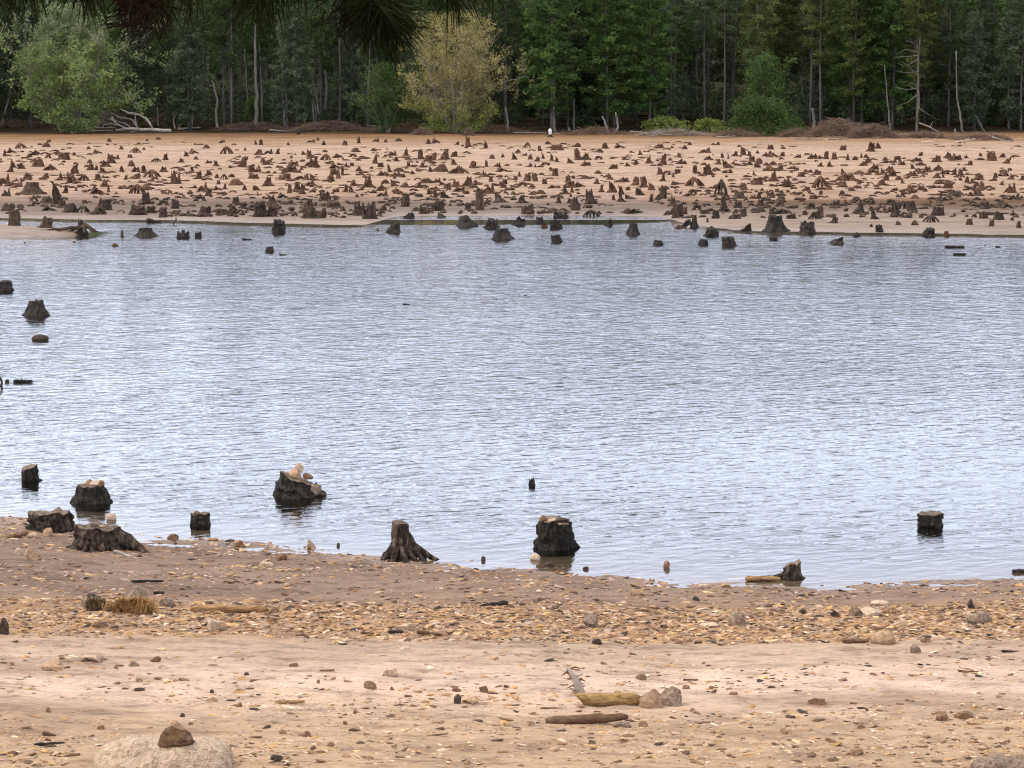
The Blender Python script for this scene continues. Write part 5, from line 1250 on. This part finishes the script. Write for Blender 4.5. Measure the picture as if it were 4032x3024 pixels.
RK = '''213 2643 120 36 tan .6|broad flat tan slab on the sand in the lower left
372 2611 108 32 pale .9|wedge-shaped pale slab right of the broad tan slab
610 2610 46 22 brown .9|small brown wedge stone right of the pale wedge slab
640 2634 38 14 pale .5|small white flat stone below the brown wedge stone
525 2624 48 18 grey .9|small grey wedge stone left of the white flat one
457 2634 18 14 brown .3|small round dark brown stone near the grey wedge
547 2686 32 18 tan .6|small tan block alone on the sand at left
545 2722 52 12 dark .4|thin dark flat stone below the small tan block
189 2804 20 20 brown .2|round rust-brown pebble on bare sand at far left
718 2826 20 16 dark .3|dark pebble above and right of the perched stone
834 2764 46 20 tan .5|smooth tan stone with a dark rim at lower left of centre
834 2730 18 14 dark .2|dark round pebble just above the smooth tan stone
942 2730 38 16 tan .6|oblong tan stone right of the dark round pebble
970 2660 20 12 dark .2|tiny dark pebble alone on the sand left of centre
942 2788 24 18 brown .8|small triangular brown stone right of the smooth tan stone
396 2872 30 18 brown .3|rust-brown stone left of the perched stone
752 2856 22 12 brown .5|small orange chip right of the perched stone
12 2496 44 66 dark .4|dark upright stone cut by the left frame edge
392 2470 62 24 brown .4|low brown mound stone at the edge of the gravel, left
846 2484 62 46 pale .8|angular pale block in the gravel below the golden stick log
531 2374 110 62 grey .9|large grey pitched rock behind the orange grass
654 2394 66 38 grey .5|rounded mossy rock between orange grass and driftwood log
1077 2419 44 34 tan .9|small pyramid stone at the right end of the driftwood log
121 2206 72 52 tan .8|squarish tan rock below the two left shore stumps
72 2186 30 26 pale .4|pale round stone left of the squarish tan rock
132 2118 48 20 pale .5|white flat stone at the foot of the wide hollow stump
185 2112 44 34 tan .9|brown faceted rock against the wide hollow stump
435 2050 48 28 pale .2|smooth round pale boulder in the shallow water
679 2124 52 20 brown .4|reddish oval stone at the waterline right of the stumps
834 2132 48 14 brown .7|flat brown stone at the waterline below the small lake stump
908 2132 36 8 dark .5|thin dark stone at the waterline
939 2158 38 26 brown .5|rounded brown stone just up from the waterline
842 2150 36 16 pale .5|small white stone just behind the waterline
1220 2161 46 34 tan .9|light-topped pointed rock at the water's edge
1332 2154 14 16 dark .5|small dark knob standing in the shallows
1113 2208 60 30 brown .8|squarish brown rock on the damp sand below the lake boulders
1047 2236 60 22 pale .5|broad pale stone on the damp sand
1903 2209 18 20 dark .3|black knob right of the tall narrow shore stump
1525 2258 34 22 pale .5|pale stone at the foot of the tall narrow shore stump
2624 2236 30 32 brown .5|lone pinkish-brown rock standing in the shallows
2308 2243 28 12 dark .4|black flat pebble right of the barrel-shaped stump
2107 2206 42 26 pale .3|yellowish stone in the shallows by the barrel-shaped stump
2168 2228 56 14 dark .5|dark flat stones edge below the barrel-shaped stump
2504 2348 62 26 tan .8|pointed pale-topped rock casting a dark side on grey mud
2741 2368 28 18 dark .4|dark lump on the grey mud right of centre
2859 2314 44 18 tan .6|tilted flat tan stone on the grey mud
2770 2318 60 16 pale .6|pale slab on the grey mud left of the tilted tan stone
3468 2384 82 18 pale .3|long pale flat stone at the edge of grey mud, right
3375 2428 64 42 grey .8|grey pitched rock on the right shore
3434 2424 92 38 pale .6|pale yellow-topped rock beside the grey pitched rock
3502 2418 60 22 brown .4|dark brown rounded stone at right end of the pale-topped rock
3822 2396 36 40 dark .9|dark little pyramid stone near the right edge
3858 2458 108 46 grey .15|large smooth oval boulder near the right edge
3484 2538 108 52 tan .3|large round-backed brown boulder in the gravel at right
3648 2530 46 18 brown .6|dark wedge stone in the gravel right of the round-backed boulder
3607 2574 48 38 grey .7|leaning grey stone at the lower edge of the gravel
3161 2419 32 22 dark .3|dark round stone on the mud, right of centre
3290 2430 42 26 dark .9|dark triangular stone left of the grey pitched rock
3220 2778 80 30 brown .7|dark half-buried wedge stone alone on the right sand
3473 2799 44 26 pale .5|cream stone with a dark right end on the right sand
3712 2839 50 30 brown .7|brown peaked stone in the lower right
3796 2832 82 32 brown .6|long brown hump stone right of the peaked stone
3838 2858 72 22 tan .8|tan flat stone in front of the brown hump stone
3967 2878 24 18 brown .3|round brown pebble near the lower right edge
3389 2872 28 18 brown .4|small tan-brown stone on the bright sand at right
3095 2894 22 14 brown .4|small rust stone on the bright sand right of centre
3366 2976 76 22 brown .8|low ring of brown stone at the bottom right of centre
2568 2789 104 76 tan .55|faceted orange-brown rock at the right end of the golden log
2646 2782 96 74 grey .55|pitted grey rock with a black hollow beside the faceted rock
2450 2864 80 32 grey .7|flat pinkish stones at the right tip of the long brown stone
2531 2861 42 22 brown .4|small brown oval stone right of the long brown stone
2526 2678 46 22 brown .8|rough rust-coloured clod above the golden log
2702 2712 30 18 tan .7|small tan chip right of the pitted grey rock
2800 2716 20 14 brown .4|small dark pebble further right of the pitted grey rock
2889 2738 36 14 brown .5|flat brown stone right of the small dark pebble
2353 2540 44 24 dark .4|dark brown lump at the lower edge of the gravel, centre
2330 2472 70 60 grey .8|weathered grey-brown rock at the top of the gravel, centre
2907 2466 84 54 grey .4|smooth pale-topped boulder on the mud right of centre
2103 2442 18 16 pale .3|tiny bright white pebble on the mud
2791 2470 78 14 pale .4|thin pale flat stone left of the pale-topped boulder
1600 2488 104 38 pale .8|broad pale slab resting over dark sticks in the gravel
1459 2716 62 34 brown .6|rough brown rock alone on the sand left of centre
1530 2664 80 34 pale .7|white-topped broken slab on the sand left of centre
1799 2770 36 36 dark .5|upright black-grey stone near the middle of the sand
1856 2772 78 26 tan .7|tan triangular flake right of the upright dark stone
1901 2728 46 28 brown .9|orange-brown pointed stone above the tan flake
1796 2724 40 18 brown .6|orange-brown flat stone above the upright dark stone
1154 2626 40 18 brown .5|small brown lump on the sand above the long stick
1398 2814 16 18 brown .9|tiny dark red cone-shaped stone, the upper of two
1359 2856 20 20 brown .9|tiny rust cone-shaped stone, the lower of two
1543 2717 16 14 brown .3|tiny red-brown pebble right of the rough brown rock
1254 2692 16 16 brown .3|tiny dark red round pebble above the rough brown rock
1208 2904 34 26 brown .4|brown round stone at the bottom left of centre
1110 2894 32 24 brown .7|pointed brown stone left of the round brown one
1302 2944 24 16 brown .3|small dark rust stone near the bottom left of centre
1550 2948 30 18 tan .6|small tan pebble near the bottom centre
1085 2994 60 20 dark .6|dark-edged stone at the very bottom left of centre
2088 2858 36 26 tan .6|pale tan rough stone left of the long brown stone'''
for ln in RK.split('\n'):
    a, lab = ln.split('|'); q = a.split()
    rock(float(q[0]), float(q[1]), float(q[2]), float(q[3]), q[4], lab, sharp=float(q[5]))

# big embedded boulders at the bottom
def boulder(px, vb, w, h, M, label, seed, deep=.6, sharp=.3):
    x, y, z = P(px, vb, False); k = mpp(y, z); rg = np.random.RandomState(seed)
    b = MB(); n, m = 64, 26
    vs = []; fs = []
    W_, D_, H_ = w * k / 2, w * k / 2 * deep, h * k
    for i in range(m):
        ph = math.pi * .5 * i / (m - 1)
        for j in range(n):
            a = 2 * math.pi * j / n
            cx, cy, cz = math.cos(a) * math.sin(ph), math.sin(a) * math.sin(ph), math.cos(ph)
            q = 1 + .42 * float(fbm(cx * 1.5 + seed, cy * 1.5, 2, seed)) + .05 * float(fbm(cx * 6, cy * 6 + cz * 5, 3, seed + 2))
            vs.append((cx * W_ * q, cy * D_ * q, max(0, cz) ** .8 * H_ * q * 1.05 - .04))
    for i in range(m - 1):
        for j in range(n): fs.append((i * n + j, (i + 1) * n + j, (i + 1) * n + (j + 1) % n, i * n + (j + 1) % n))
    fs = fs + [tuple(range(n))]
    b.add(vs, fs)
    o = b.build('boulder', M, None); o.location = (x, y + D_ * .75, z)
    return tag(o, label, 'boulder')
bo = boulder(615, 3065, 590, 138, M_granite, 'big pale granite boulder half buried at the lower left edge', 3, deep=.7)
boulder(3990, 3045, 300, 70, M_stone_grey, 'grey boulder half buried in the bottom right corner', 6, deep=.6)

# the perched stone and its flake
M_perch = rough_mat('perched_stone', (0.04, 0.022, 0.012), (0.17, 0.10, 0.05), 14, bump=.6, bdist=.02, rand=.05)
def perched():
    x, y, z = bo.location; k = mpp(y, z + .2)
    xx = (700 - 2016) * k; zz = zat(2934, y)
    b = MB(); rg = np.random.RandomState(4)
    rock_mesh(b, 77, 156 * k / 2, 50 * k, 96 * k, sharp=.35, low=-.8, rough=.22)
    v = b.verts()
    # left face leans, right end tapers to a point
    t_ = np.clip(v[:, 0] / (70 * k), -1, 1); v[:, 2] *= 1 - .55 * np.clip(t_, 0, 1); v[:, 2] += np.clip(t_, 0, 1) * .22 * 106 * k; v[:, 2] -= .12 * 106 * k * np.clip(-t_ - .2, 0, 1)
    b.v = [v]
    o = b.build('rock', M_perch, None, smooth=False); o.location = (xx + 0, y - .10, zz - .02); tag(o, 'dark brown split stone balanced on the pale granite boulder', 'rock')
    b2 = MB(); rock_mesh(b2, 31, 80 * k / 2, 30 * k, 26 * k, sharp=.9, low=-.3, rough=.2)
    o2 = b2.build('rock', M_stone_tan, None, smooth=False); o2.location = (xx - 4 * k, y - .06, zz + 82 * k); o2.rotation_euler = (0, R(22), 0)
    tag(o2, 'pale peach flake lying on top of the balanced brown stone', 'rock')
    # worn darker hollow on its left face is a separate facet
perched()

def log(px, vb, w, h, M, label, seed=1, tilt=0.0, taper=.7, name='driftwood_log', knots=0, yaw=0.0, point=False, cat='driftwood', bow=0.0, flat=1.0):
    x, y, z = P(px, vb); k = mpp(y, z); L = w * k; r = h * k / 2
    root = empty(name, (x, y + r, z + r * .75), 0, label, cat)
    rg = np.random.RandomState(seed); m = 12; pts, rr = [], []
    for i in range(m):
        t = i / (m - 1)
        pts.append(((t - .5) * L * math.cos(yaw), (t - .5) * L * math.sin(yaw) + rg.uniform(-.3, .3) * r * .4, tilt * (t - .5) * L + bow * math.sin(math.pi * t) * L + rg.uniform(-.1, .1) * r))
        e = min(t, 1 - t) * 8
        q = r * (1 - (1 - taper) * t) * min(1, .5 + e * .6) * rg.uniform(.88, 1.12)
        if point: q *= min(1, .15 + t * 4.5); pts[-1] = (pts[-1][0], pts[-1][1], pts[-1][2] + r * .7 * max(0, 1 - t * 4))
        rr.append(q)
    b = MB(); b.tube(pts, rr, 14, True, .17, seed)
    b.build('trunk', M, root)
    for j in range(knots):
        t = rg.uniform(.2, .8); c = np.array(pts[int(t * (m - 1))]); q = MB()
        q.tube([c, c + np.array([rg.uniform(-.5, .5) * r, -r * .6, r * 1.3]), c + np.array([rg.uniform(-1, 1) * r * 1.5, -r * .8, r * 2.2])], [r * .35, r * .25, r * .1], 6)
        q.build('branch_stub', M, root)
    return root
log(2394, 2782, 262, 56, M_log_gold, 'golden-yellow log with a pointed left end in the foreground', 3, taper=.9, tilt=-.0, point=True)
log(2312, 2856, 326, 46, M_log_brown, 'long brown stone-like log, the nearest one below the golden log', 4, taper=.6, tilt=.06)
log(902, 2419, 306, 42, M_log_tan, 'tan driftwood log on the gravel at left', 5, taper=.6, tilt=.01)
log(1140, 2774, 120, 16, M_log_tan, 'tan stick lying on the sand left of centre', 6, tilt=.05, taper=.8)
log(2172, 2793, 90, 9, M_log_brown, 'thin dark stick left of the golden log', 7)
log(1945, 2388, 112, 16, M_log_dark, 'black driftwood piece with a raised right end on the grey mud', 8, tilt=.14, taper=1.2)
log(580, 2296, 130, 12, M_log_dark, 'flat black driftwood sliver on the left mud', 9)
log(625, 2342, 44, 14, M_log_dark, 'short black wood chip right of the grey pitched rock', 10)
log(496, 2194, 100, 14, M_drift, 'white stick leaning at the right foot of the broad gnarled stump', 11, tilt=-.38)
log(66, 2118, 84, 24, M_log_brown, 'brown log end at the foot of the wide hollow stump', 12, tilt=.25)
log(3370, 2534, 108, 22, M_log_brown, 'short brown log touching the round-backed boulder', 13, tilt=.02)
log(3005, 2292, 140, 24, M_log_tan, 'pale weathered log at the waterline left of the greyish rounded stump', 14, taper=.7)
log(4030, 2256, 90, 16, M_log_dark, 'black log on the waterline cut by the right frame edge', 15)
log(1558, 2502, 62, 18, M_log_dark, 'black stick under the left end of the broad pale slab', 16)
log(1690, 2506, 100, 18, M_log_brown, 'brown stick under the right end of the broad pale slab', 17, tilt=-.12)
log(1455, 2502, 70, 10, M_log_brown, 'thin brown stick left of the broad pale slab', 18, tilt=-.1)
log(194, 2936, 120, 14, M_log_dark, 'dark stick on the sand at lower left with a yellowed end', 19, tilt=.06)
log(192, 2902, 54, 16, M_log_brown, 'short brown stick above the dark stick at lower left', 20, tilt=-.25)
log(282, 2984, 66, 14, M_log_brown, 'small brown stick at the very lower left', 21, tilt=.15)
log(3630, 2945, 54, 9, M_log_brown, 'small brown stick on the bright sand at lower right', 22)
log(3981, 2572, 76, 10, M_log_dark, 'dark stick in the gravel at the right edge', 23, tilt=-.05)
log(1720, 2902, 90, 8, M_log_brown, 'thin brown stick in the lower middle of the sand', 24, tilt=.1)
log(1288, 2648, 62, 10, M_log_brown, 'thin rust stick below the lump left of centre', 25, tilt=.06)
log(2720, 2684, 60, 8, M_log_brown, 'thin dark stick above the pitted grey rock', 26)
log(604, 880, 62, 20, M_bark_wet, 'dark log lying in the far water at left', 27, tilt=-.1, taper=.4)
log(972, 947, 40, 8, M_bark_wet, 'floating dark log piece left of centre', 28, tilt=-.1)
log(1114, 1006, 30, 5, M_bark_wet, 'floating thin stick below the small square lake stump', 29)
log(3760, 977, 80, 12, M_bark_wet, 'flat dark log awash near the right edge, the farther', 30)
log(3780, 1006, 52, 11, M_bark_wet, 'flat dark log awash near the right edge, the nearer', 31)
log(3930, 974, 20, 6, M_bark_wet, 'tiny dark speck of wood near the right edge of the lake', 32)
log(90, 1507, 78, 14, M_bark_wet, 'flat dark driftwood floating at the left', 33, knots=1)
log(1600, 1200, 30, 5, M_bark_wet, 'faint floating twig in mid lake', 34)
rock(156, 1342, 70, 24, 'dark', 'smooth dark rock in the lake below the flared stump', sharp=.2)
rock(28, 1512, 18, 16, 'dark', 'small black rock beside the curved dark branch at left', sharp=.3)
def curved_branch():
    x, y, z = P(2, 1520); k = mpp(y, z); root = empty('branch', (x, y, z), 0, 'curved black branch sticking from the lake at the left frame edge', 'branch')
    b = MB(); b.tube([(-60 * k, 0, 60 * k), (-12 * k, 0, 50 * k), (4 * k, 0, 22 * k), (6 * k, 0, 8 * k), (-4 * k, 0, -6 * k)], [5 * k, 5 * k, 5 * k, 5 * k, 4 * k], 8, True, .1); b.build('limb', M_bark_wet, root)
    x, y, z = P(686, 884); k = mpp(y, z); root = empty('branch', (x, y, z), 0, 'thin twisted twig rising from the far water at left', 'branch')
    b = MB(); b.tube([(-4 * k, 0, -4 * k), (0, 0, 10 * k), (8 * k, 0, 18 * k), (7 * k, 0, 30 * k)], [2.5 * k, 3 * k, 3 * k, 1.5 * k], 6); b.build('limb', M_bark_wet, root)
curved_branch()

# root plate on the spit at upper left
def spit_roots():
    x, y, z = P(324, 925); k = mpp(y, z); root = empty('root_mass', (x, y, z), 0, 'tangled brown root mass at the tip of the sand spit', 'roots')
    b = MB(); body(b, 5, 8 * k, 18 * k, 50 * k, .2, 5, .5, .5, n=24, rings=7, power=1.2, ridge=.15, lean=(-.1, 0)); b.build('crown_of_roots', M_bark_grey, root)
    rg = np.random.RandomState(2)
    for a, L, h0 in ((0, 66, 30), (15, 60, 22), (-25, 62, 26), (180, 120, 22), (172, 200, 14), (200, 60, 20), (-60, 40, 24), (-110, 44, 20)):
        r = MB(); root_tube(r, R(a), 8 * k, L * k, 8 * k, rg, h0 * k, .0, arch=6 * k); r.build('root', M_bark_grey, root)
spit_roots()

# bleached root stump standing behind the golden log
def dead_root():
    x, y, z = P(2280, 2736); k = mpp(y, z); root = empty('weathered_root', (x, y, z), 0, 'spiky bleached upright root behind the left end of the golden log', 'root')
    rg = np.random.RandomState(8)
    c = MB(); c.tube([(8 * k, 0, -4 * k), (-4 * k, 0, 36 * k), (-22 * k, 0, 70 * k), (-44 * k, 0, 104 * k), (-66 * k, 0, 122 * k)], [19 * k, 15 * k, 10 * k, 6 * k, 2.5 * k], 9, True, .25, 5); c.build('core', M_drift, root)
    base = [(0, 20), (-4, 36), (6, 8), (-12, 50), (-36, 92), (-18, 62), (-14, 56), (-22, 70), (-32, 86), (-40, 98), (4, 12), (-8, 46), (-28, 78), (2, 26)]
    for j, (bx, bz) in enumerate(base):
        sgn = 1 if j % 2 else -1
        q = MB(); L = rg.uniform(26, 54)
        q.tube([(bx * k, 0, bz * k), ((bx + sgn * L * .5) * k, rg.uniform(-8, 8) * k, (bz + rg.uniform(2, 14)) * k), ((bx + sgn * L) * k, rg.uniform(-12, 12) * k, (bz + rg.uniform(-4, 20)) * k)], [5.5 * k, 4.5 * k, 1.4 * k], 5, True, .3, j)
        q.build('spike', M_drift if j % 3 else M_log_brown, root)
dead_root()

# dry grass tufts
def tuft(px, vb, w, h, label, M, seed, n=700, name='grass_tuft', th=.004):
    x, y, z = P(px, vb); k = mpp(y, z); rg = np.random.RandomState(seed); b = MB(); w *= k; h *= k
    vs, fs = [], []
    for i in range(n):
        bx = rg.normal() * w * .24; by = rg.normal() * w * .12; a = rg.uniform(0, 6.28); L = h * rg.uniform(.4, 1.1)
        tip = np.array([bx + math.cos(a) * L * .6, by + math.sin(a) * L * .4, L * rg.uniform(.3, .95)])
        p0 = np.array([bx, by, 0]); mid = (p0 + tip) / 2 + np.array([0, 0, L * .22]); s_ = np.array([math.sin(a), -math.cos(a), 0]) * th
        j = len(vs); vs += [p0 - s_, p0 + s_, mid + s_, mid - s_, tip]
        fs += [(j, j + 1, j + 2, j + 3), (j + 3, j + 2, j + 4)]
    b.add(vs, fs); o = b.build(name, M, None, smooth=False); o.location = (x, y + w * .15, z)
    return tag(o, label, 'grass')
tuft(520, 2412, 150, 66, 'orange-tan dry grass tuft in front of the grey pitched rock', M_orange, 3, 1500, th=.007)
tuft(372, 2404, 70, 64, 'grey-green dry weed clump left of the orange tuft', M_moss, 4, 500, th=.007)
log(368, 2398, 40, 62, M_log_dark, 'dark upright wood stub inside the grey-green weed clump', 41, tilt=0)

# countless pebbles, chips and gravel
def gravel():
    rg = np.random.RandomState(101)
    pal = np.array([(.50, .32, .15), (.60, .42, .22), (.44, .26, .13), (.36, .21, .11), (.25, .13, .065), (.12, .065, .035), (.68, .53, .37), (.36, .25, .18), (.52, .30, .12), (.05, .035, .025), (.60, .42, .30), (.44, .30, .20)])
    nu, nv = 7, 5
    base = [(0, 0, 1.)]
    for i in range(1, nv - 1):
        ph = math.pi * .62 * i / (nv - 2)
        for k in range(nu): t = 2 * math.pi * (k + .5 * (i % 2)) / nu; base.append((math.sin(ph) * math.cos(t), math.sin(ph) * math.sin(t), math.cos(ph)))
    base = np.array(base); nb = len(base)
    bf = [(0, 1 + k, 1 + (k + 1) % nu) for k in range(nu)]
    for i in range(nv - 3):
        for k in range(nu): a = 1 + i * nu; bf.append((a + k, a + nu + k, a + nu + (k + 1) % nu, a + (k + 1) % nu))
    def layer(N, slo, shi, s0, s1, x0, x1, pw, name, label, wcol, dens=None, flat=.4, mud=False):
        s = rg.uniform(slo, shi, N); x = rg.uniform(x0, x1, N)
        y = shore_near(x) - s if mud else 35.63 - s + .057 * x
        d = fbm(x * .55 + 3, y * 1.3, 3, 300)
        keep = (d + rg.uniform(-.45, .45, N)) > (dens(s, x) if dens else -.2)
        keep &= np.abs(x) < y * .26
        s, x, y = s[keep], x[keep], y[keep]; N = len(x)
        z = terrain(x, y)
        size = s0 + (s1 - s0) * rg.rand(N) ** pw
        sx = size * rg.uniform(.7, 2.0, N); sy = size * rg.uniform(.6, 1.1, N); sz = size * rg.uniform(.2, .75, N) * flat * 1.5
        rot = rg.normal(size=N) * .6; tiltx = rg.uniform(-.35, .35, N)
        V = base[None] * (1 + rg.uniform(-.28, .28, (N, nb, 1)))
        V = V * np.stack([sx, sy, sz], -1)[:, None]
        zz = V[:, :, 2] + V[:, :, 0] * tiltx[:, None]
        c, q = np.cos(rot)[:, None], np.sin(rot)[:, None]
        X = V[:, :, 0] * c - V[:, :, 1] * q + x[:, None]; Y = V[:, :, 0] * q + V[:, :, 1] * c + y[:, None]
        Z = zz + z[:, None] - sz[:, None] * .12
        v = np.stack([X, Y, Z], -1).reshape(-1, 3)
        bfq = np.array([f + (-1,) if len(f) == 3 else f for f in bf])
        loops = []; starts = []; tot = []
        one = np.concatenate([np.array(f) for f in bf]); lens = np.array([len(f) for f in bf]); st = np.concatenate([[0], np.cumsum(lens)[:-1]])
        allL = (one[None] + (np.arange(N) * nb)[:, None]).ravel()
        allS = (st[None] + (np.arange(N) * len(one))[:, None]).ravel()
        me = bpy.data.meshes.new(name)
        me.vertices.add(len(v)); me.vertices.foreach_set('co', v.ravel())
        me.loops.add(len(allL)); me.loops.foreach_set('vertex_index', allL.astype(np.int32))
        me.polygons.add(len(allS)); me.polygons.foreach_set('loop_start', allS.astype(np.int32))
        me.polygons.foreach_set('use_smooth', np.zeros(len(allS), bool))
        w = np.array(wcol, float); w /= w.sum()
        ci = rg.choice(len(pal), N, p=w)
        col = pal[ci] * rg.uniform(.6, 1.1, (N, 1))
        col = np.concatenate([np.repeat(col, nb, 0), np.ones((N * nb, 1))], 1)
        me.update(); me.validate()
        at = me.color_attributes.new('Col', 'FLOAT_COLOR', 'POINT'); at.data.foreach_set('color', col.astype(np.float32).ravel())
        me.materials.append(M_grav)
        o = bpy.data.objects.new(name, me); C.objects.link(o); tag(o, label, 'gravel', kind='stuff')
    M_grav, n, l, b = mat('gravel_stones')
    a = n.new('ShaderNodeVertexColor'); a.layer_name = 'Col'
    nz = n.new('ShaderNodeTexNoise'); nz.inputs['Scale'].default_value = 30; nz.inputs['Detail'].default_value = 4
    g_ = n.new('ShaderNodeNewGeometry'); l.new(g_.outputs['Position'], nz.inputs['Vector'])
    r = rampnode(n, [(.3, (.7, .68, .66)), (.7, (1.2, 1.2, 1.2))]); l.new(nz.outputs['Fac'], r.inputs[0])
    m_ = n.new('ShaderNodeMixRGB'); m_.blend_type = 'MULTIPLY'; m_.inputs[0].default_value = 1
    l.new(a.outputs[0], m_.inputs[1]); l.new(r.outputs[0], m_.inputs[2]); l.new(m_.outputs[0], b.inputs['Base Color']); b.inputs['Roughness'].default_value = .85
    #            ty ty2 tan br  rb  db  pal gry org blk pnk gry2
    layer(34000, 2.2, 5.2, .010, .058, -11, 11, 2.2, 'gravel', 'band of yellow-tan gravel running along the beach', [2, 1, 3.5, 4, 4, 2.6, .8, 2.5, 1.6, 1.2, 1.2, 3],
          lambda s, x: np.interp(s, [2.2, 3.0, 4.6, 5.2], [.25, -.4, -.4, .3]))
    layer(24000, -.3, 8.2, .010, .055, -11, 11, 2.6, 'gravel', 'scattered dark and pale stones on the damp grey mud', [1, .6, 2, 3, 3, 3, .5, 3, 1, 1.5, .8, 3], lambda s, x: np.where(x < -3, -.15, .05) + np.where(35.63 - (shore_near(x) - s) + .057 * x > 2.9, 9, 0), mud=True)
    layer(17000, 5.0, 12.5, .006, .05, -9, 9, 3.2, 'gravel', 'sparse chips and pebbles on the smooth bare sand', [1, 1, 2, 2, 3, 3, 1.5, 1, 2, .6, 1.5, 1], lambda s, x: np.interp(s, [5.4, 6.5, 8.5, 9.8, 11.5], [.2, .22, .18, -.05, -.25]))
    layer(14000, 8.6, 13.5, .006, .026, -9, 9, 2.0, 'gravel', 'fine yellowish grit over the nearest sand', [3, 3, 3, 1, 1, .6, 3, 1, 2, .1, 2, 2], lambda s, x: np.interp(s, [8.6, 10, 12], [.25, -.05, -.3]))
gravel()

# ------------------------------------------------------------------ the pine whose boughs hang into the top of the view
def camera_point(px, v, d):
    q = ray(px, v); return np.array([0, 0, H]) + q * (d / cp)
def overhanging_pine():
    bx, by = -3.4, 5.6; bz = float(terrain(bx, by))
    root = empty('pine_tree', (bx, by, bz - .1), 0, 'near pine whose dark drooping needles hang into the top of the view', 'tree')
    off = np.array([bx, by, bz - .1])
    t = MB(); t.tube([np.array([0, 0, 0.]), np.array([.05, 0, 3]), np.array([.0, .1, 6]), np.array([.1, 0, 10])], [.22, .17, .13, .05], 12, True, .08); t.build('trunk', M_trunk_dark, root)
    start = np.array([bx, by, 8.1])
    specs = [  # px, v of the tuft heart, depth, fan axis in the picture (deg, 270 = down), spread, needle px, count, dead, colour
        (120, -120, 4.9, 268, 50, 250, 80, 0), (330, -90, 4.8, 275, 60, 250, 90, 0), (560, 50, 4.7, 220, 150, 180, 300, 1), (600, -60, 5.0, 290, 80, 260, 110, 0),
        (760, -110, 4.9, 262, 60, 280, 80, 0), (1030, -50, 4.8, 245, 75, 260, 110, 0), (1100, -120, 5.1, 280, 50, 250, 60, 0), (1200, -120, 5.0, 285, 60, 230, 60, 0),
        (1480, 40, 4.7, 275, 130, 225, 280, 0), (1530, 100, 4.75, 305, 90, 210, 130, 0), (1400, 60, 4.8, 255, 90, 150, 160, 1), (1690, -130, 4.9, 290, 80, 250, 70, 0), (1790, -60, 4.8, 285, 85, 240, 90, 0), (1930, -90, 5.0, 290, 70, 190, 70, 0), (-60, -60, 4.9, 290, 60, 230, 60, 0)]
    prev = start
    limb = [start, camera_point(-300, -420, 5.2), camera_point(500, -330, 5.0), camera_point(1100, -330, 4.95), camera_point(1700, -360, 4.9), camera_point(2050, -300, 4.9)]
    b = MB(); b.tube([p - off for p in limb], [.05, .035, .028, .02, .014, .006], 8, True, .08); br = b.build('bough', M_trunk_dark, root)
    rg = np.random.RandomState(5)
    for i, (px, v, d, ax, sp_, L, n, dead) in enumerate(specs):
        h0 = camera_point(px, v, d); kk = d / F
        # nearest point of the bough
        seg = min(limb[1:], key=lambda q: np.linalg.norm(q - h0))
        tw = MB(); midp = (seg + h0) / 2 + np.array([0, 0, .03])
        tw.tube([seg - off, midp - off, h0 - off], [.008, .006, .0045], 6); tw.build('twig', M_log_dark, root)
        nd = MB(); vs, fs = [], []
        for k in range(n):
            a = R(ax + rg.normal() * sp_ * .42); fwd = rg.uniform(-.7, .7)
            dv = np.array([math.cos(a), fwd, math.sin(a)]); dv /= np.linalg.norm(dv)
            LL = L * kk * rg.uniform(.65, 1.08)
            p0 = h0 + (rg.normal(size=3) * .012 if not dead else rg.normal(size=3) * np.array([.022, .02, .022])) + np.array([0, 0, rg.uniform(0, .03)])
            if dead: LL *= rg.uniform(.3, 1.0)
            p1 = p0 + dv * LL * .55; p2 = p0 + dv * LL + np.array([0, 0, -.05 * LL])
            s_ = np.cross(dv, np.array([0, 1, 0])); s_ /= np.linalg.norm(s_) + 1e-6; w = rg.uniform(.0008, .0014)
            u_ = np.cross(dv, s_)
            j = len(vs)
            for p, q in ((p0, 1), (p1, 1.1)):
                vs += [p + s_ * w * q, p - s_ * w * .5 * q + u_ * w * .8 * q, p - s_ * w * .5 * q - u_ * w * .8 * q]
            vs.append(p2)
            fs += [(j, j + 1, j + 4, j + 3), (j + 1, j + 2, j + 5, j + 4), (j + 2, j, j + 3, j + 5), (j + 3, j + 4, j + 6), (j + 4, j + 5, j + 6), (j + 5, j + 3, j + 6)]
        nd.add(np.array(vs) - off, fs)
        o = nd.build('needle_tuft', M_needle_dead if dead else M_needle, root, smooth=False)
        if dead: o['label'] = 'dense reddish-brown dead needle cluster'
overhanging_pine()
